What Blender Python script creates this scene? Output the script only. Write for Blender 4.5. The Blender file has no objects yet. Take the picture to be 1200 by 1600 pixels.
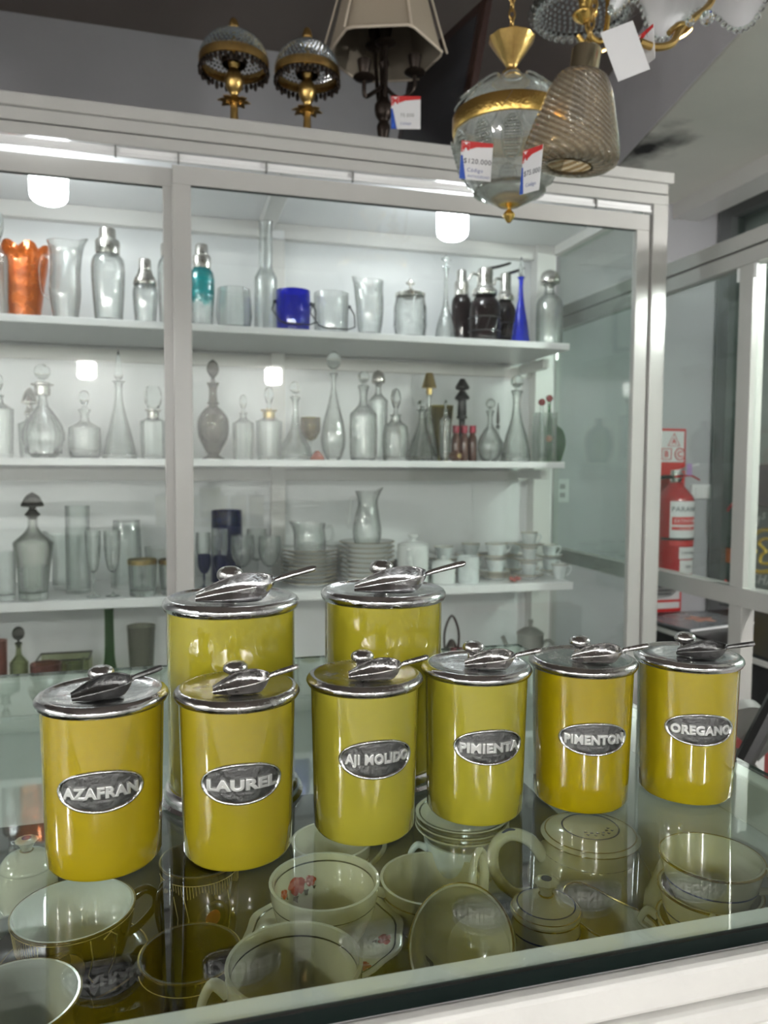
import bpy, bmesh, math, random
from mathutils import Vector, Matrix
random.seed(7)
SC = bpy.context.scene
COL = SC.collection
PI = math.pi

# ------------------------------------------------------------------ camera
PITCH, ROLL, YAW, ZC = 0.06035, 0.0062, 0.26858, 1.19723
FWD = Vector((math.sin(YAW)*math.cos(PITCH), math.cos(YAW)*math.cos(PITCH), -math.sin(PITCH)))
_r = Vector((math.cos(YAW), -math.sin(YAW), 0)); _u = _r.cross(FWD)
RIGHT = _r*math.cos(ROLL) + _u*math.sin(ROLL)
UP = -_r*math.sin(ROLL) + _u*math.cos(ROLL)
cam_d = bpy.data.cameras.new('camera'); cam = bpy.data.objects.new('camera', cam_d); COL.objects.link(cam)
cam_d.sensor_fit = 'HORIZONTAL'; cam_d.sensor_width = 36; cam_d.lens = 36
cam_d.clip_start = 0.02; cam_d.clip_end = 50
cam_d.dof.use_dof = True; cam_d.dof.focus_distance = 0.56; cam_d.dof.aperture_fstop = 15
m = Matrix((RIGHT, UP, -FWD)).transposed().to_4x4(); m.translation = (0, 0, ZC); cam.matrix_world = m
SC.camera = cam
# ------------------------------------------------------------------ world, exposure
wd = bpy.data.worlds.new('world'); SC.world = wd; wd.use_nodes = True
wd.node_tree.nodes['Background'].inputs[0].default_value = (0.8, 0.85, 0.9, 1)
wd.node_tree.nodes['Background'].inputs[1].default_value = 0.25
SC.view_settings.view_transform = 'Standard'; SC.view_settings.look = 'None'
SC.view_settings.gamma = 1; SC.view_settings.use_curve_mapping = False
SC.view_settings.exposure = 0.5
SC.cycles.transparent_max_bounces = 80; SC.cycles.max_bounces = 14
SC.cycles.glossy_bounces = 6; SC.cycles.transmission_bounces = 12; SC.cycles.diffuse_bounces = 4
SC.cycles.use_denoising = True; SC.cycles.sample_clamp_indirect = 20
CAB_BULB, ROOM_BULB = 20.0, 140.0

# ------------------------------------------------------------------ geometry helpers
ORG = Vector((0, 0, ZC))
def ray(px, py): return RIGHT*((px-600)/1200) - UP*((py-800)/1200) + FWD
def at(px, py, X=None, Y=None, Z=None):
    d = ray(px, py)
    t = X/d.x if X is not None else Y/d.y if Y is not None else (Z-ZC)/d.z
    return ORG + d*t
def depth(P): return (Vector(P)-ORG).dot(FWD)
def pix(P):
    q = Vector(P)-ORG; z = q.dot(FWD)
    return 600+1200*q.dot(RIGHT)/z, 800-1200*q.dot(UP)/z

class MB:
    """collects geometry for one mesh object"""
    def __init__(s): s.v = []; s.f = []; s.mi = []
    def add(s, vs, fs, mi=0):
        o = len(s.v); s.v += [tuple(v) for v in vs]; s.f += [tuple(i+o for i in f) for f in fs]; s.mi += [mi]*len(fs); return s
    def box(s, a, b, mi=0):
        x0, y0, z0 = a; x1, y1, z1 = b
        return s.add([(x0,y0,z0),(x1,y0,z0),(x1,y1,z0),(x0,y1,z0),(x0,y0,z1),(x1,y0,z1),(x1,y1,z1),(x0,y1,z1)],
              [(3,2,1,0),(4,5,6,7),(0,1,5,4),(1,2,6,5),(2,3,7,6),(3,0,4,7)], mi)
    def prism(s, poly, d, mi=0):
        """poly: list of 3d points, extruded by vector d"""
        n = len(poly); d = Vector(d); P = [Vector(p) for p in poly]
        nrm = (P[1]-P[0]).cross(P[2]-P[1])
        if nrm.dot(d) > 0: P = P[::-1]
        vs = P+[p+d for p in P]
        return s.add(vs, [tuple(range(n)), tuple(range(2*n-1, n-1, -1))]+[((i+1) % n, i, n+i, n+(i+1) % n) for i in range(n)], mi)
    def lathe(s, prof, seg=28, mod=None, M=None, mi=0, mis=None):
        rings = []; vs = []; fs = []; ms = []
        zs = [p[1] for p in prof]; z0, z1 = min(zs), max(zs)
        for (r, z) in prof:
            if r < 1e-6: rings.append([len(vs)]); vs.append(Vector((0, 0, z)))
            else:
                ring = []
                for k in range(seg):
                    t = 2*PI*k/seg; q = (r, z)
                    if mod: q = mod(t, (z-z0)/max(z1-z0, 1e-9), r, z)
                    ring.append(len(vs)); vs.append(Vector((q[0]*math.cos(t), q[0]*math.sin(t), q[1])))
                rings.append(ring)
        for i in range(len(rings)-1):
            a, b = rings[i], rings[i+1]; m_ = mis[i] if mis else mi
            if len(a) == 1 and len(b) == 1: continue
            for k in range(seg):
                k2 = (k+1) % seg
                if len(a) == 1: fs.append((a[0], b[k2], b[k]))
                elif len(b) == 1: fs.append((a[k], a[k2], b[0]))
                else: fs.append((a[k], a[k2], b[k2], b[k]))
                ms.append(m_)
        if M is not None: vs = [M @ v for v in vs]
        o = len(s.v); s.v += [tuple(v) for v in vs]; s.f += [tuple(i+o for i in f) for f in fs]; s.mi += ms
        return s
    def tube(s, pts, rad, seg=10, closed=False, mi=0, flat=1.0, cap=True):
        P = [Vector(p) for p in pts]; n = len(P)
        R = rad if isinstance(rad, (list, tuple)) else [rad]*n
        T = []
        for i in range(n):
            a = P[(i-1) % n] if closed or i > 0 else P[i]; b = P[(i+1) % n] if closed or i < n-1 else P[i]
            T.append((b-a).normalized())
        u = T[0].orthogonal().normalized(); vs = []
        for i in range(n):
            u = (u - T[i]*u.dot(T[i])); u = u.normalized() if u.length > 1e-9 else T[i].orthogonal().normalized()
            w = T[i].cross(u)
            for k in range(seg):
                t = 2*PI*k/seg; vs.append(P[i]+(u*math.cos(t)+w*math.sin(t)*flat)*R[i])
        fs = []
        for i in range(n if closed else n-1):
            j = (i+1) % n
            for k in range(seg):
                k2 = (k+1) % seg; fs.append((i*seg+k, i*seg+k2, j*seg+k2, j*seg+k))
        if not closed and cap:
            fs.append(tuple(range(seg-1, -1, -1))); fs.append(tuple((n-1)*seg+k for k in range(seg)))
        return s.add(vs, fs, mi)
    def ball(s, c, r, seg=12, rings=8, sc=(1, 1, 1), mi=0):
        prof = [(r*math.sin(PI*i/rings), -r*math.cos(PI*i/rings)) for i in range(rings+1)]
        prof[0] = (0, -r); prof[-1] = (0, r)
        return s.lathe(prof, seg, M=Matrix.Translation(c) @ Matrix.Diagonal((*sc, 1)), mi=mi)
    def build(s, name, mats, parent=None, loc=(0, 0, 0), rot=(0, 0, 0), smooth=40, bevel=0):
        me = bpy.data.meshes.new(name); me.from_pydata(s.v, [], s.f)
        if not isinstance(mats, (list, tuple)): mats = [mats]
        for m_ in mats: me.materials.append(m_)
        if any(s.mi): me.polygons.foreach_set('material_index', s.mi)
        me.update()
        if smooth:
            me.polygons.foreach_set('use_smooth', [True]*len(me.polygons))
            me.set_sharp_from_angle(angle=math.radians(smooth))
        ob = bpy.data.objects.new(name, me); COL.objects.link(ob); ob.location = loc; ob.rotation_euler = rot
        if parent: ob.parent = parent
        if bevel:
            b = ob.modifiers.new('bevel', 'BEVEL'); b.width = bevel; b.segments = 2; b.limit_method = 'ANGLE'
        return ob

def spline(pts, n=8):
    P = [Vector(p) for p in pts]; out = []
    for i in range(len(P)-1):
        p0 = P[max(i-1, 0)]; p1 = P[i]; p2 = P[i+1]; p3 = P[min(i+2, len(P)-1)]
        for k in range(n):
            t = k/n
            out.append(0.5*((2*p1)+(p2-p0)*t+(2*p0-5*p1+4*p2-p3)*t*t+(3*p1-p0-3*p2+p3)*t**3))
    out.append(P[-1]); return out
def sprof(prof, n=4):
    q = spline([(r, z, 0) for r, z in prof], n); lo = min(z for r, z in prof); hi = max(z for r, z in prof)
    return [(max(p.x, 0), min(max(p.y, lo), hi)) for p in q]
def vessel(outer, t, floor):
    """closed wall of thickness t from an outer profile running bottom to top"""
    z0 = outer[0][1]; inner = [(max(r-t, 0.0006), z) for r, z in outer if z > z0+floor*1.05]
    rf = inner[0][0]*0.97 if inner else outer[-1][0]-t
    return [(0, z0)]+list(outer)+inner[::-1]+[(rf, z0+floor), (0, z0+floor)]

def tag(o, label, cat, group=None, kind=None):
    if label: o['label'] = label
    if cat: o['category'] = cat
    if group: o['group'] = group
    if kind: o['kind'] = kind
    return o
def thing(name, label, cat, loc=(0, 0, 0), rz=0, group=None):
    o = bpy.data.objects.new(name, None); COL.objects.link(o); o.location = loc; o.rotation_euler = (0, 0, rz)
    o.empty_display_size = 0.02
    return tag(o, label, cat, group)
def structure(o): o['kind'] = 'structure'; return o
def stuff(o): o['kind'] = 'stuff'; return o

# ------------------------------------------------------------------ materials
def new_mat(name):
    m = bpy.data.materials.new(name); m.use_nodes = True; nt = m.node_tree; nt.nodes.clear()
    out = nt.nodes.new('ShaderNodeOutputMaterial'); return m, nt, out
def N(nt, t, **kw):
    n = nt.nodes.new(t)
    for k, v in kw.items():
        if k.startswith('i_'): n.inputs[k[2:].replace('_', ' ')].default_value = v
        else: setattr(n, k, v)
    return n
def c4(c): return (c[0], c[1], c[2], 1)
def srgb(r, g, b):
    f = lambda v: (v/255/12.92 if v/255 <= .04045 else ((v/255+.055)/1.055)**2.4)
    return (f(r), f(g), f(b))
def pbr(name, col, rough=.5, metal=0, bump=0, bscale=40, var=0, vscale=6, coat=0, spec=.5, emis=None, estr=0, stretch=None, rvar=0, subsurf=0):
    m, nt, out = new_mat(name); L = nt.links.new
    b = N(nt, 'ShaderNodeBsdfPrincipled'); L(b.outputs[0], out.inputs[0])
    b.inputs['Base Color'].default_value = c4(col); b.inputs['Roughness'].default_value = rough
    b.inputs['Metallic'].default_value = metal; b.inputs['Coat Weight'].default_value = coat; b.inputs['Coat Roughness'].default_value = .03
    b.inputs['Specular IOR Level'].default_value = spec
    if emis: b.inputs['Emission Color'].default_value = c4(emis); b.inputs['Emission Strength'].default_value = estr
    tc = N(nt, 'ShaderNodeTexCoord'); vec = tc.outputs['Object']
    if stretch:
        mp = N(nt, 'ShaderNodeMapping'); mp.inputs['Scale'].default_value = stretch; L(vec, mp.inputs[0]); vec = mp.outputs[0]
    if var or rvar:
        n = N(nt, 'ShaderNodeTexNoise', i_Scale=vscale, i_Detail=5, i_Roughness=.6); L(vec, n.inputs['Vector'])
        if var:
            mx = N(nt, 'ShaderNodeMixRGB', blend_type='MIX'); mx.inputs[1].default_value = c4([max(0, x*(1-var)) for x in col]); mx.inputs[2].default_value = c4([min(1, x*(1+var)) for x in col])
            L(n.outputs['Fac'], mx.inputs[0]); L(mx.outputs[0], b.inputs['Base Color'])
        if rvar:
            mr = N(nt, 'ShaderNodeMapRange'); mr.inputs['To Min'].default_value = max(.02, rough-rvar); mr.inputs['To Max'].default_value = rough+rvar
            mr.inputs['From Min'].default_value = .3; mr.inputs['From Max'].default_value = .7
            L(n.outputs['Fac'], mr.inputs[0]); L(mr.outputs[0], b.inputs['Roughness'])
    if bump:
        n2 = N(nt, 'ShaderNodeTexNoise', i_Scale=bscale, i_Detail=3); L(vec, n2.inputs['Vector'])
        bp = N(nt, 'ShaderNodeBump'); bp.inputs['Strength'].default_value = bump; bp.inputs['Distance'].default_value = .002
        L(n2.outputs['Fac'], bp.inputs['Height']); L(bp.outputs[0], b.inputs['Normal'])
    return m
def thin_glass(name, tint=(.97, .985, .975), edge=(.55, .6, .58), f0=.045, rough=.015, bump=0, bscale=60, edge_pow=2.2, stretch=None, glosscol=(1, 1, 1), haze=0, hazecol=(.8, .85, .85)):
    """a wall of glass that lets light straight through, darker and more mirror-like at grazing angles"""
    m, nt, out = new_mat(name); L = nt.links.new
    lw = N(nt, 'ShaderNodeLayerWeight', i_Blend=.5)
    p5 = N(nt, 'ShaderNodeMath', operation='POWER'); L(lw.outputs['Facing'], p5.inputs[0]); p5.inputs[1].default_value = 5
    ma = N(nt, 'ShaderNodeMath', operation='MULTIPLY_ADD'); L(p5.outputs[0], ma.inputs[0]); ma.inputs[1].default_value = 1-f0; ma.inputs[2].default_value = f0
    pe = N(nt, 'ShaderNodeMath', operation='POWER'); L(lw.outputs['Facing'], pe.inputs[0]); pe.inputs[1].default_value = edge_pow
    mx = N(nt, 'ShaderNodeMixRGB'); L(pe.outputs[0], mx.inputs[0]); mx.inputs[1].default_value = c4(tint); mx.inputs[2].default_value = c4(edge)
    tr = N(nt, 'ShaderNodeBsdfTransparent'); L(mx.outputs[0], tr.inputs[0])
    gl = N(nt, 'ShaderNodeBsdfGlossy', i_Roughness=rough); gl.inputs['Color'].default_value = c4(glosscol)
    if bump:
        tc = N(nt, 'ShaderNodeTexCoord'); v = tc.outputs['Object']
        if stretch:
            mp = N(nt, 'ShaderNodeMapping'); mp.inputs['Scale'].default_value = stretch; L(v, mp.inputs[0]); v = mp.outputs[0]
        nz = N(nt, 'ShaderNodeTexNoise', i_Scale=bscale); L(v, nz.inputs['Vector'])
        bp = N(nt, 'ShaderNodeBump'); bp.inputs['Strength'].default_value = bump; bp.inputs['Distance'].default_value = .003
        L(nz.outputs['Fac'], bp.inputs['Height']); L(bp.outputs[0], gl.inputs['Normal']); L(bp.outputs[0], lw.inputs['Normal'])
    base = tr
    if haze:
        df = N(nt, 'ShaderNodeBsdfDiffuse'); df.inputs[0].default_value = c4(hazecol)
        mh = N(nt, 'ShaderNodeMixShader'); mh.inputs[0].default_value = haze; L(tr.outputs[0], mh.inputs[1]); L(df.outputs[0], mh.inputs[2]); base = mh
    ms = N(nt, 'ShaderNodeMixShader'); L(ma.outputs[0], ms.inputs[0]); L(base.outputs[0], ms.inputs[1]); L(gl.outputs[0], ms.inputs[2]); L(ms.outputs[0], out.inputs[0])
    return m
def solid_glass(name, col=(1, 1, 1), ior=1.5, rough=0):
    m, nt, out = new_mat(name)
    g = N(nt, 'ShaderNodeBsdfGlass', i_Roughness=rough, i_IOR=ior); g.inputs['Color'].default_value = c4(col)
    nt.links.new(g.outputs[0], out.inputs[0]); return m
def emit(name, col, s):
    m, nt, out = new_mat(name); e = N(nt, 'ShaderNodeEmission', i_Strength=s); e.inputs[0].default_value = c4(col)
    nt.links.new(e.outputs[0], out.inputs[0]); return m

WHITE = pbr('white_enamel_paint', (.72, .71, .685), .32, bump=.15, bscale=25, var=.05, vscale=5)
FRAME = pbr('white_gloss_paint', (.46, .455, .435), .22, bump=.25, bscale=14, var=.06, vscale=8)
SHELF = pbr('white_shelf_paint', (.82, .825, .83), .35, bump=.1, bscale=30, var=.03)
BACKP = pbr('cabinet_back_paint', (.80, .81, .815), .5, bump=.1, bscale=12, var=.04, vscale=3)
WALL = pbr('grey_plaster_wall', (.44, .44, .46), .8, bump=.25, bscale=18, var=.08, vscale=2.5)
WALLR = pbr('pale_plaster_wall', (.58, .59, .59), .7, bump=.25, bscale=18, var=.08, vscale=3)
CEIL = pbr('brown_ceiling_paint', (.22, .185, .17), .85, var=.08, vscale=2)
BEAM = pbr('lilac_plaster', (.82, .80, .83), .8, bump=.2, bscale=10, var=.06, vscale=4)
SLAB = pbr('drab_plaster', (.74, .73, .67), .8, bump=.2, bscale=10, var=.08, vscale=4)
FLOOR = pbr('grey_floor_tile', (.45, .43, .41), .4, var=.1)
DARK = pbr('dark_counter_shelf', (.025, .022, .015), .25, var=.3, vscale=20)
PLASTIC = pbr('white_plastic', (.8, .8, .8), .3)
ALU = pbr('track_aluminium', (.75, .75, .77), .25, metal=.9)
SOOT = pbr('black_soot', (.012, .012, .012), .9)
GLASS_D = thin_glass('showcase_door_glass', (.975, .99, .98), (.7, .8, .76))
GLASS_S = thin_glass('showcase_side_glass', (.95, .98, .965), (.7, .82, .78))
GLASS_C = thin_glass('counter_top_glass', (.965, .975, .96), (.75, .88, .82), f0=.045, rough=.004)
GLASS_E = pbr('polished_green_glass_edge', (.003, .008, .007), .35, spec=.15)
GL = thin_glass('clear_glass', (.985, .99, .985), (.10, .13, .12), edge_pow=3.0, f0=.08)
GLB = thin_glass('clear_cut_glass', (.98, .985, .98), (.10, .13, .12), f0=.14, bump=1, bscale=40, edge_pow=2.4)
GLG = thin_glass('greenish_glass', (.975, .985, .98), (.14, .19, .17), edge_pow=2.8, f0=.08)
def blend_refraction(m, fac=.5, col=(.98, .99, .985)):
    """part of the light is bent by the thick cut glass, the rest passes straight"""
    nt = m.node_tree; out = [n for n in nt.nodes if n.type == 'OUTPUT_MATERIAL'][0]; src = out.inputs[0].links[0].from_socket
    g = N(nt, 'ShaderNodeBsdfGlass', i_IOR=1.45); g.inputs['Color'].default_value = c4(col)
    bp = [n for n in nt.nodes if n.type == 'BUMP']
    if bp: nt.links.new(bp[0].outputs[0], g.inputs['Normal'])
    mx = N(nt, 'ShaderNodeMixShader'); mx.inputs[0].default_value = fac
    nt.links.new(src, mx.inputs[1]); nt.links.new(g.outputs[0], mx.inputs[2]); nt.links.new(mx.outputs[0], out.inputs[0]); return m
blend_refraction(GLB, .7); blend_refraction(GL, .45); blend_refraction(GLG, .45, (.975, .99, .985))
GSOLID = solid_glass('solid_clear_glass', (.97, .985, .98))
SMOKE = thin_glass('smoky_glass', (.66, .64, .58), (.12, .11, .1), edge_pow=1.6)
SMOKES = solid_glass('smoky_solid_glass', (.45, .44, .42))
COBALT = thin_glass('cobalt_glass', (.02, .05, .75), (.0, .005, .25), edge_pow=1.5, haze=.25, hazecol=(.01, .03, .75))
BLUEG = thin_glass('blue_glass', (.12, .22, .9), (.01, .03, .5), edge_pow=1.6, haze=.2, hazecol=(.03, .09, .8))
NAVY = thin_glass('navy_glass', (.05, .07, .42), (.01, .01, .1), edge_pow=1.4, haze=.2, hazecol=(.01, .015, .2))
TEAL = thin_glass('teal_glass', (.12, .7, .72), (.02, .35, .38), edge_pow=1.5, haze=.25, hazecol=(.02, .5, .55))
GREEN = thin_glass('green_glass', (.06, .5, .1), (.01, .12, .02), edge_pow=1.4, haze=.15, hazecol=(.02, .3, .04))
DKGREEN = thin_glass('dark_green_glass', (.2, .44, .09), (.04, .15, .02), edge_pow=1.4, haze=.18, hazecol=(.06, .22, .03))
OLIVE = thin_glass('olive_glass', (.82, .85, .70), (.3, .33, .2), edge_pow=1.4, haze=.06, hazecol=(.2, .22, .13))
GREYT = thin_glass('grey_tumbler_glass', (.68, .68, .61), (.3, .3, .25), edge_pow=1.2, haze=.15, hazecol=(.3, .3, .25))
BROWN = thin_glass('brown_glass', (.16, .07, .06), (.02, .008, .008), edge_pow=1.2, haze=.12, hazecol=(.05, .015, .02))
AMBER = thin_glass('amber_swirl_glass', (.95, .91, .82), (.55, .47, .33), f0=.08, edge_pow=1.5, haze=.12, hazecol=(.85, .77, .62))
def swirl(m, n=22, twist=1.5, dark=(.60, .50, .34)):
    """pressed diagonal ribs running round the shade: tint and relief from the angle and height"""
    nt = m.node_tree; L = nt.links.new
    tr = [q for q in nt.nodes if q.type == 'BSDF_TRANSPARENT'][0]; gl = [q for q in nt.nodes if q.type == 'BSDF_GLOSSY'][0]
    src = tr.inputs[0].links[0].from_socket
    tc = N(nt, 'ShaderNodeTexCoord'); gr = N(nt, 'ShaderNodeTexGradient', gradient_type='RADIAL'); L(tc.outputs['Object'], gr.inputs[0])
    sp = N(nt, 'ShaderNodeSeparateXYZ'); L(tc.outputs['Object'], sp.inputs[0])
    a = N(nt, 'ShaderNodeMath', operation='MULTIPLY'); L(gr.outputs['Fac'], a.inputs[0]); a.inputs[1].default_value = n*2*PI
    b = N(nt, 'ShaderNodeMath', operation='MULTIPLY_ADD'); L(sp.outputs['Z'], b.inputs[0]); b.inputs[1].default_value = n*twist*PI/.15; L(a.outputs[0], b.inputs[2])
    si = N(nt, 'ShaderNodeMath', operation='SINE'); L(b.outputs[0], si.inputs[0])
    mr = N(nt, 'ShaderNodeMapRange'); mr.inputs['From Min'].default_value = -1; L(si.outputs[0], mr.inputs[0])
    mx = N(nt, 'ShaderNodeMixRGB', blend_type='MULTIPLY'); L(mr.outputs[0], mx.inputs[0]); L(src, mx.inputs[1]); mx.inputs[2].default_value = c4(dark); L(mx.outputs[0], tr.inputs[0])
    bp = N(nt, 'ShaderNodeBump'); bp.inputs['Strength'].default_value = .8; bp.inputs['Distance'].default_value = .004; L(mr.outputs[0], bp.inputs['Height']); L(bp.outputs[0], gl.inputs['Normal'])
swirl(AMBER)
OLIVA = thin_glass('olive_amber_glass', (.65, .6, .3), (.2, .17, .04), edge_pow=1.5)
FROST = thin_glass('frosted_cut_glass', (.8, .83, .8), (.4, .43, .41), edge_pow=1.5, haze=.3, hazecol=(.55, .58, .55), rough=.12)
def carnival():
    m = pbr('orange_carnival_glass', (.9, .15, .02), .14, metal=.5, bump=1, bscale=38, var=.75, vscale=26, coat=1)
    nt = m.node_tree; b = [n for n in nt.nodes if n.type == 'BSDF_PRINCIPLED'][0]; out = [n for n in nt.nodes if n.type == 'OUTPUT_MATERIAL'][0]
    t = N(nt, 'ShaderNodeBsdfTransparent'); t.inputs[0].default_value = (1, .42, .2, 1)
    mx = N(nt, 'ShaderNodeMixShader'); mx.inputs[0].default_value = .74
    nt.links.new(t.outputs[0], mx.inputs[1]); nt.links.new(b.outputs[0], mx.inputs[2]); nt.links.new(mx.outputs[0], out.inputs[0]); return m
CARNI = carnival()
CHROME = pbr('chrome', (.72, .70, .66), .16, metal=1, bump=.1, bscale=60)
SILVER = pbr('tarnished_silver', (.5, .48, .45), .25, metal=1, rvar=.1, vscale=40)
WIRE = pbr('dark_wire', (.05, .05, .05), .3, metal=.8)
BLACK = pbr('black_plastic', (.012, .012, .012), .3)
GOLD = pbr('aged_gold', (.55, .37, .13), .3, metal=1, bump=.4, bscale=120, var=.3, vscale=60)
GOLDB = pbr('bright_gold', (.72, .48, .14), .25, metal=1, bump=.5, bscale=160)
GOLDTRIM = pbr('gold_trim', (.50, .37, .16), .25, metal=1)
IRON = pbr('dark_bronze', (.035, .025, .02), .4, metal=.7, bump=.4, bscale=80)
PORC = pbr('white_porcelain', (.74, .77, .76), .12, coat=.6)
PORCP = pbr('printed_porcelain', (.68, .73, .73), .14, coat=.6, var=.25, vscale=45)
CREAM = pbr('cream_porcelain', (.62, .59, .45), .1, coat=.7, spec=.5)
BRNCUP = pbr('brown_glazed_ware', (.022, .012, .006), .12, coat=.6)
INCUP = pbr('pale_glazed_inside', (.68, .70, .66), .1, coat=.6)
BLUELINE = pbr('blue_underglaze', (.03, .05, .16), .2)
GREYLINE = pbr('grey_underglaze', (.05, .05, .045), .25)
REDPRINT = pbr('red_flower_print', (.42, .05, .015), .25)
PINKPRINT = pbr('pink_flower_print', (.5, .14, .1), .25)
LEAFPRINT = pbr('leaf_print', (.10, .07, .025), .3)
YELPRINT = pbr('yellow_print', (.42, .26, .03), .35)
CREAMPRINT = pbr('pale_print', (.8, .76, .64), .3)
GOLDLINE = pbr('gold_line_print', (.72, .54, .2), .35, metal=.3)
PAPER = pbr('white_card', (.72, .72, .73), .6)
REDC = pbr('red_card_print', (.55, .03, .03), .5)
BLUEC = pbr('blue_card_print', (.02, .08, .42), .5)
INK = pbr('dark_ink', (.03, .03, .05), .6)
INKB = pbr('blue_ink', (.06, .09, .3), .6)
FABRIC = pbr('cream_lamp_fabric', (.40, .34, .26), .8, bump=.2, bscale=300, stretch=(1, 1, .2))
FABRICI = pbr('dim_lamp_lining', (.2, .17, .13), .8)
PIPING = pbr('pale_shade_piping', (.6, .52, .42), .7)
PICFRAME = pbr('mahogany_frame', (.03, .012, .009), .25, coat=.4)
PICGLASS = pbr('dark_picture', (.035, .038, .045), .15, var=.3, vscale=6)
PICBACK = pbr('picture_backing', (.05, .04, .03), .8)
BEADS = thin_glass('crystal_beads', (.8, .86, .88), (.35, .4, .42), f0=.35, edge_pow=1.0, haze=.25, hazecol=(.5, .56, .58))
REDP = pbr('extinguisher_red', (.40, .012, .018), .22, coat=.5)
REDS = pbr('sign_red', (.58, .03, .03), .4)
SIGNW = pbr('sign_white', (.68, .68, .68), .5)
TXTW = pbr('white_lettering', (.75, .77, .73), .5)
YELL = pbr('yellow_outline', (.65, .45, .02), .45)
ORNG = pbr('orange_sign', (.55, .16, .05), .5)
GREYP = pbr('dull_grey', (.2, .2, .19), .5)
BURG = pbr('burgundy_cap', (.3, .015, .04), .25)
WOODB = pbr('barrel_wood', (.1, .035, .015), .4, var=.3, vscale=20)
REDBALL = pbr('dark_red_ball', (.25, .01, .015), .25, coat=.4)
def yellow(name, col):
    col = (col[0]*.60, col[1]*.61, col[2]*.42)
    return pbr(name, col, .07, coat=1, bump=.12, bscale=7, stretch=(1, 1, .35), var=.06, vscale=12)
def pewter(name, col, rough, bump=.35):
    return pbr(name, col, rough, metal=1, bump=bump, bscale=260, var=.28, vscale=45, rvar=.12)
PEWTER = pewter('pewter', (.50, .49, .485), .27)
PEWTERD = pewter('antiqued_pewter', (.17, .17, .17), .42, .5)
LETTER = pbr('raised_letter_pewter', (.72, .72, .71), .38, metal=.85)
PEWTERP = pewter('polished_pewter', (.62, .62, .61), .2)
HAMMER = pbr('hammered_pewter', (.5, .5, .49), .25, metal=1, bump=1, bscale=500)

# ------------------------------------------------------------------ the setting
YW, ZCEIL, XR, XL, YB = 3.3, 2.91, 2.75, -2.4, -2.7
def setbox(name, a, b, mat): return structure(MB().box(a, b).build(name, mat, smooth=0))
setbox('floor', (XL-.1, YB-.1, -.1), (XR+.1, YW+.1, 0), FLOOR)
setbox('ceiling', (XL-.1, YB-.1, ZCEIL), (XR+.1, YW+.1, ZCEIL+.1), CEIL)
setbox('wall_back', (XL-.1, YW, 0), (XR+.1, YW+.1, ZCEIL), WALL)
setbox('wall_left', (XL-.1, YB, 0), (XL, YW, ZCEIL), WALLR)
setbox('wall_front', (XL-.1, YB-.1, 0), (XR+.1, YB, ZCEIL), WALLR)
setbox('wall_right', (XR, YB, 0), (XR+.1, YW, ZCEIL), WALLR)
# lowered ceiling on the right with a plaster fascia, and the header over the shop window
structure(MB().prism([(1.57-.22*1.9, 1.74-1.9, 2.48), (XR, 1.74-1.9, 2.48), (XR, YW, 2.48), (1.91, YW, 2.48)], (0, 0, ZCEIL-2.48)).build('trim_1', [BEAM], smooth=0))
P = at(1012, 232, Z=2.472)
_nt = SLAB.node_tree; _b = [n for n in _nt.nodes if n.type == 'BSDF_PRINCIPLED'][0]     # a burnt stain in the plaster
_tc = N(_nt, 'ShaderNodeTexCoord'); _mp = N(_nt, 'ShaderNodeMapping'); _mp.inputs['Location'].default_value = (-P.x*2.6, -P.y*1.5, -2.472); _mp.inputs['Scale'].default_value = (2.6, 1.5, 1)
_nz = N(_nt, 'ShaderNodeTexNoise', i_Scale=9, i_Detail=4); _ln = N(_nt, 'ShaderNodeVectorMath', operation='LENGTH'); _ad = N(_nt, 'ShaderNodeMath', operation='MULTIPLY_ADD')
_rp = N(_nt, 'ShaderNodeValToRGB'); _rp.color_ramp.elements[0].position = .30; _rp.color_ramp.elements[0].color = (.02, .02, .02, 1); _rp.color_ramp.elements[1].position = .62; _rp.color_ramp.elements[1].color = (1, 1, 1, 1)
_mu = N(_nt, 'ShaderNodeMixRGB', blend_type='MULTIPLY'); _mu.inputs[0].default_value = 1
_L = _nt.links.new; _L(_tc.outputs['Object'], _mp.inputs[0]); _L(_mp.outputs[0], _ln.inputs[0]); _L(_tc.outputs['Object'], _nz.inputs['Vector'])
_L(_nz.outputs['Fac'], _ad.inputs[0]); _ad.inputs[1].default_value = .5; _L(_ln.outputs['Value'], _ad.inputs[2]); _L(_ad.outputs[0], _rp.inputs[0])
_src = _b.inputs['Base Color'].links[0].from_socket; _L(_src, _mu.inputs[1]); _L(_rp.outputs[0], _mu.inputs[2]); _L(_mu.outputs[0], _b.inputs['Base Color'])
sl = structure(MB().prism([(1.575-.22*1.9, 1.74-1.9, 2.472), (XR, 1.74-1.9, 2.472), (XR, YW, 2.472), (1.915, YW, 2.472)], (0, 0, .008)).build('trim_2', [SLAB], smooth=0))
setbox('trim_4', (2.35, -.2, 2.40), (2.5, YW, 2.472), WHITE)
setbox('trim_5', (2.62, 3.27, 0), (2.72, YW, 2.472), WALLR)
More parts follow.
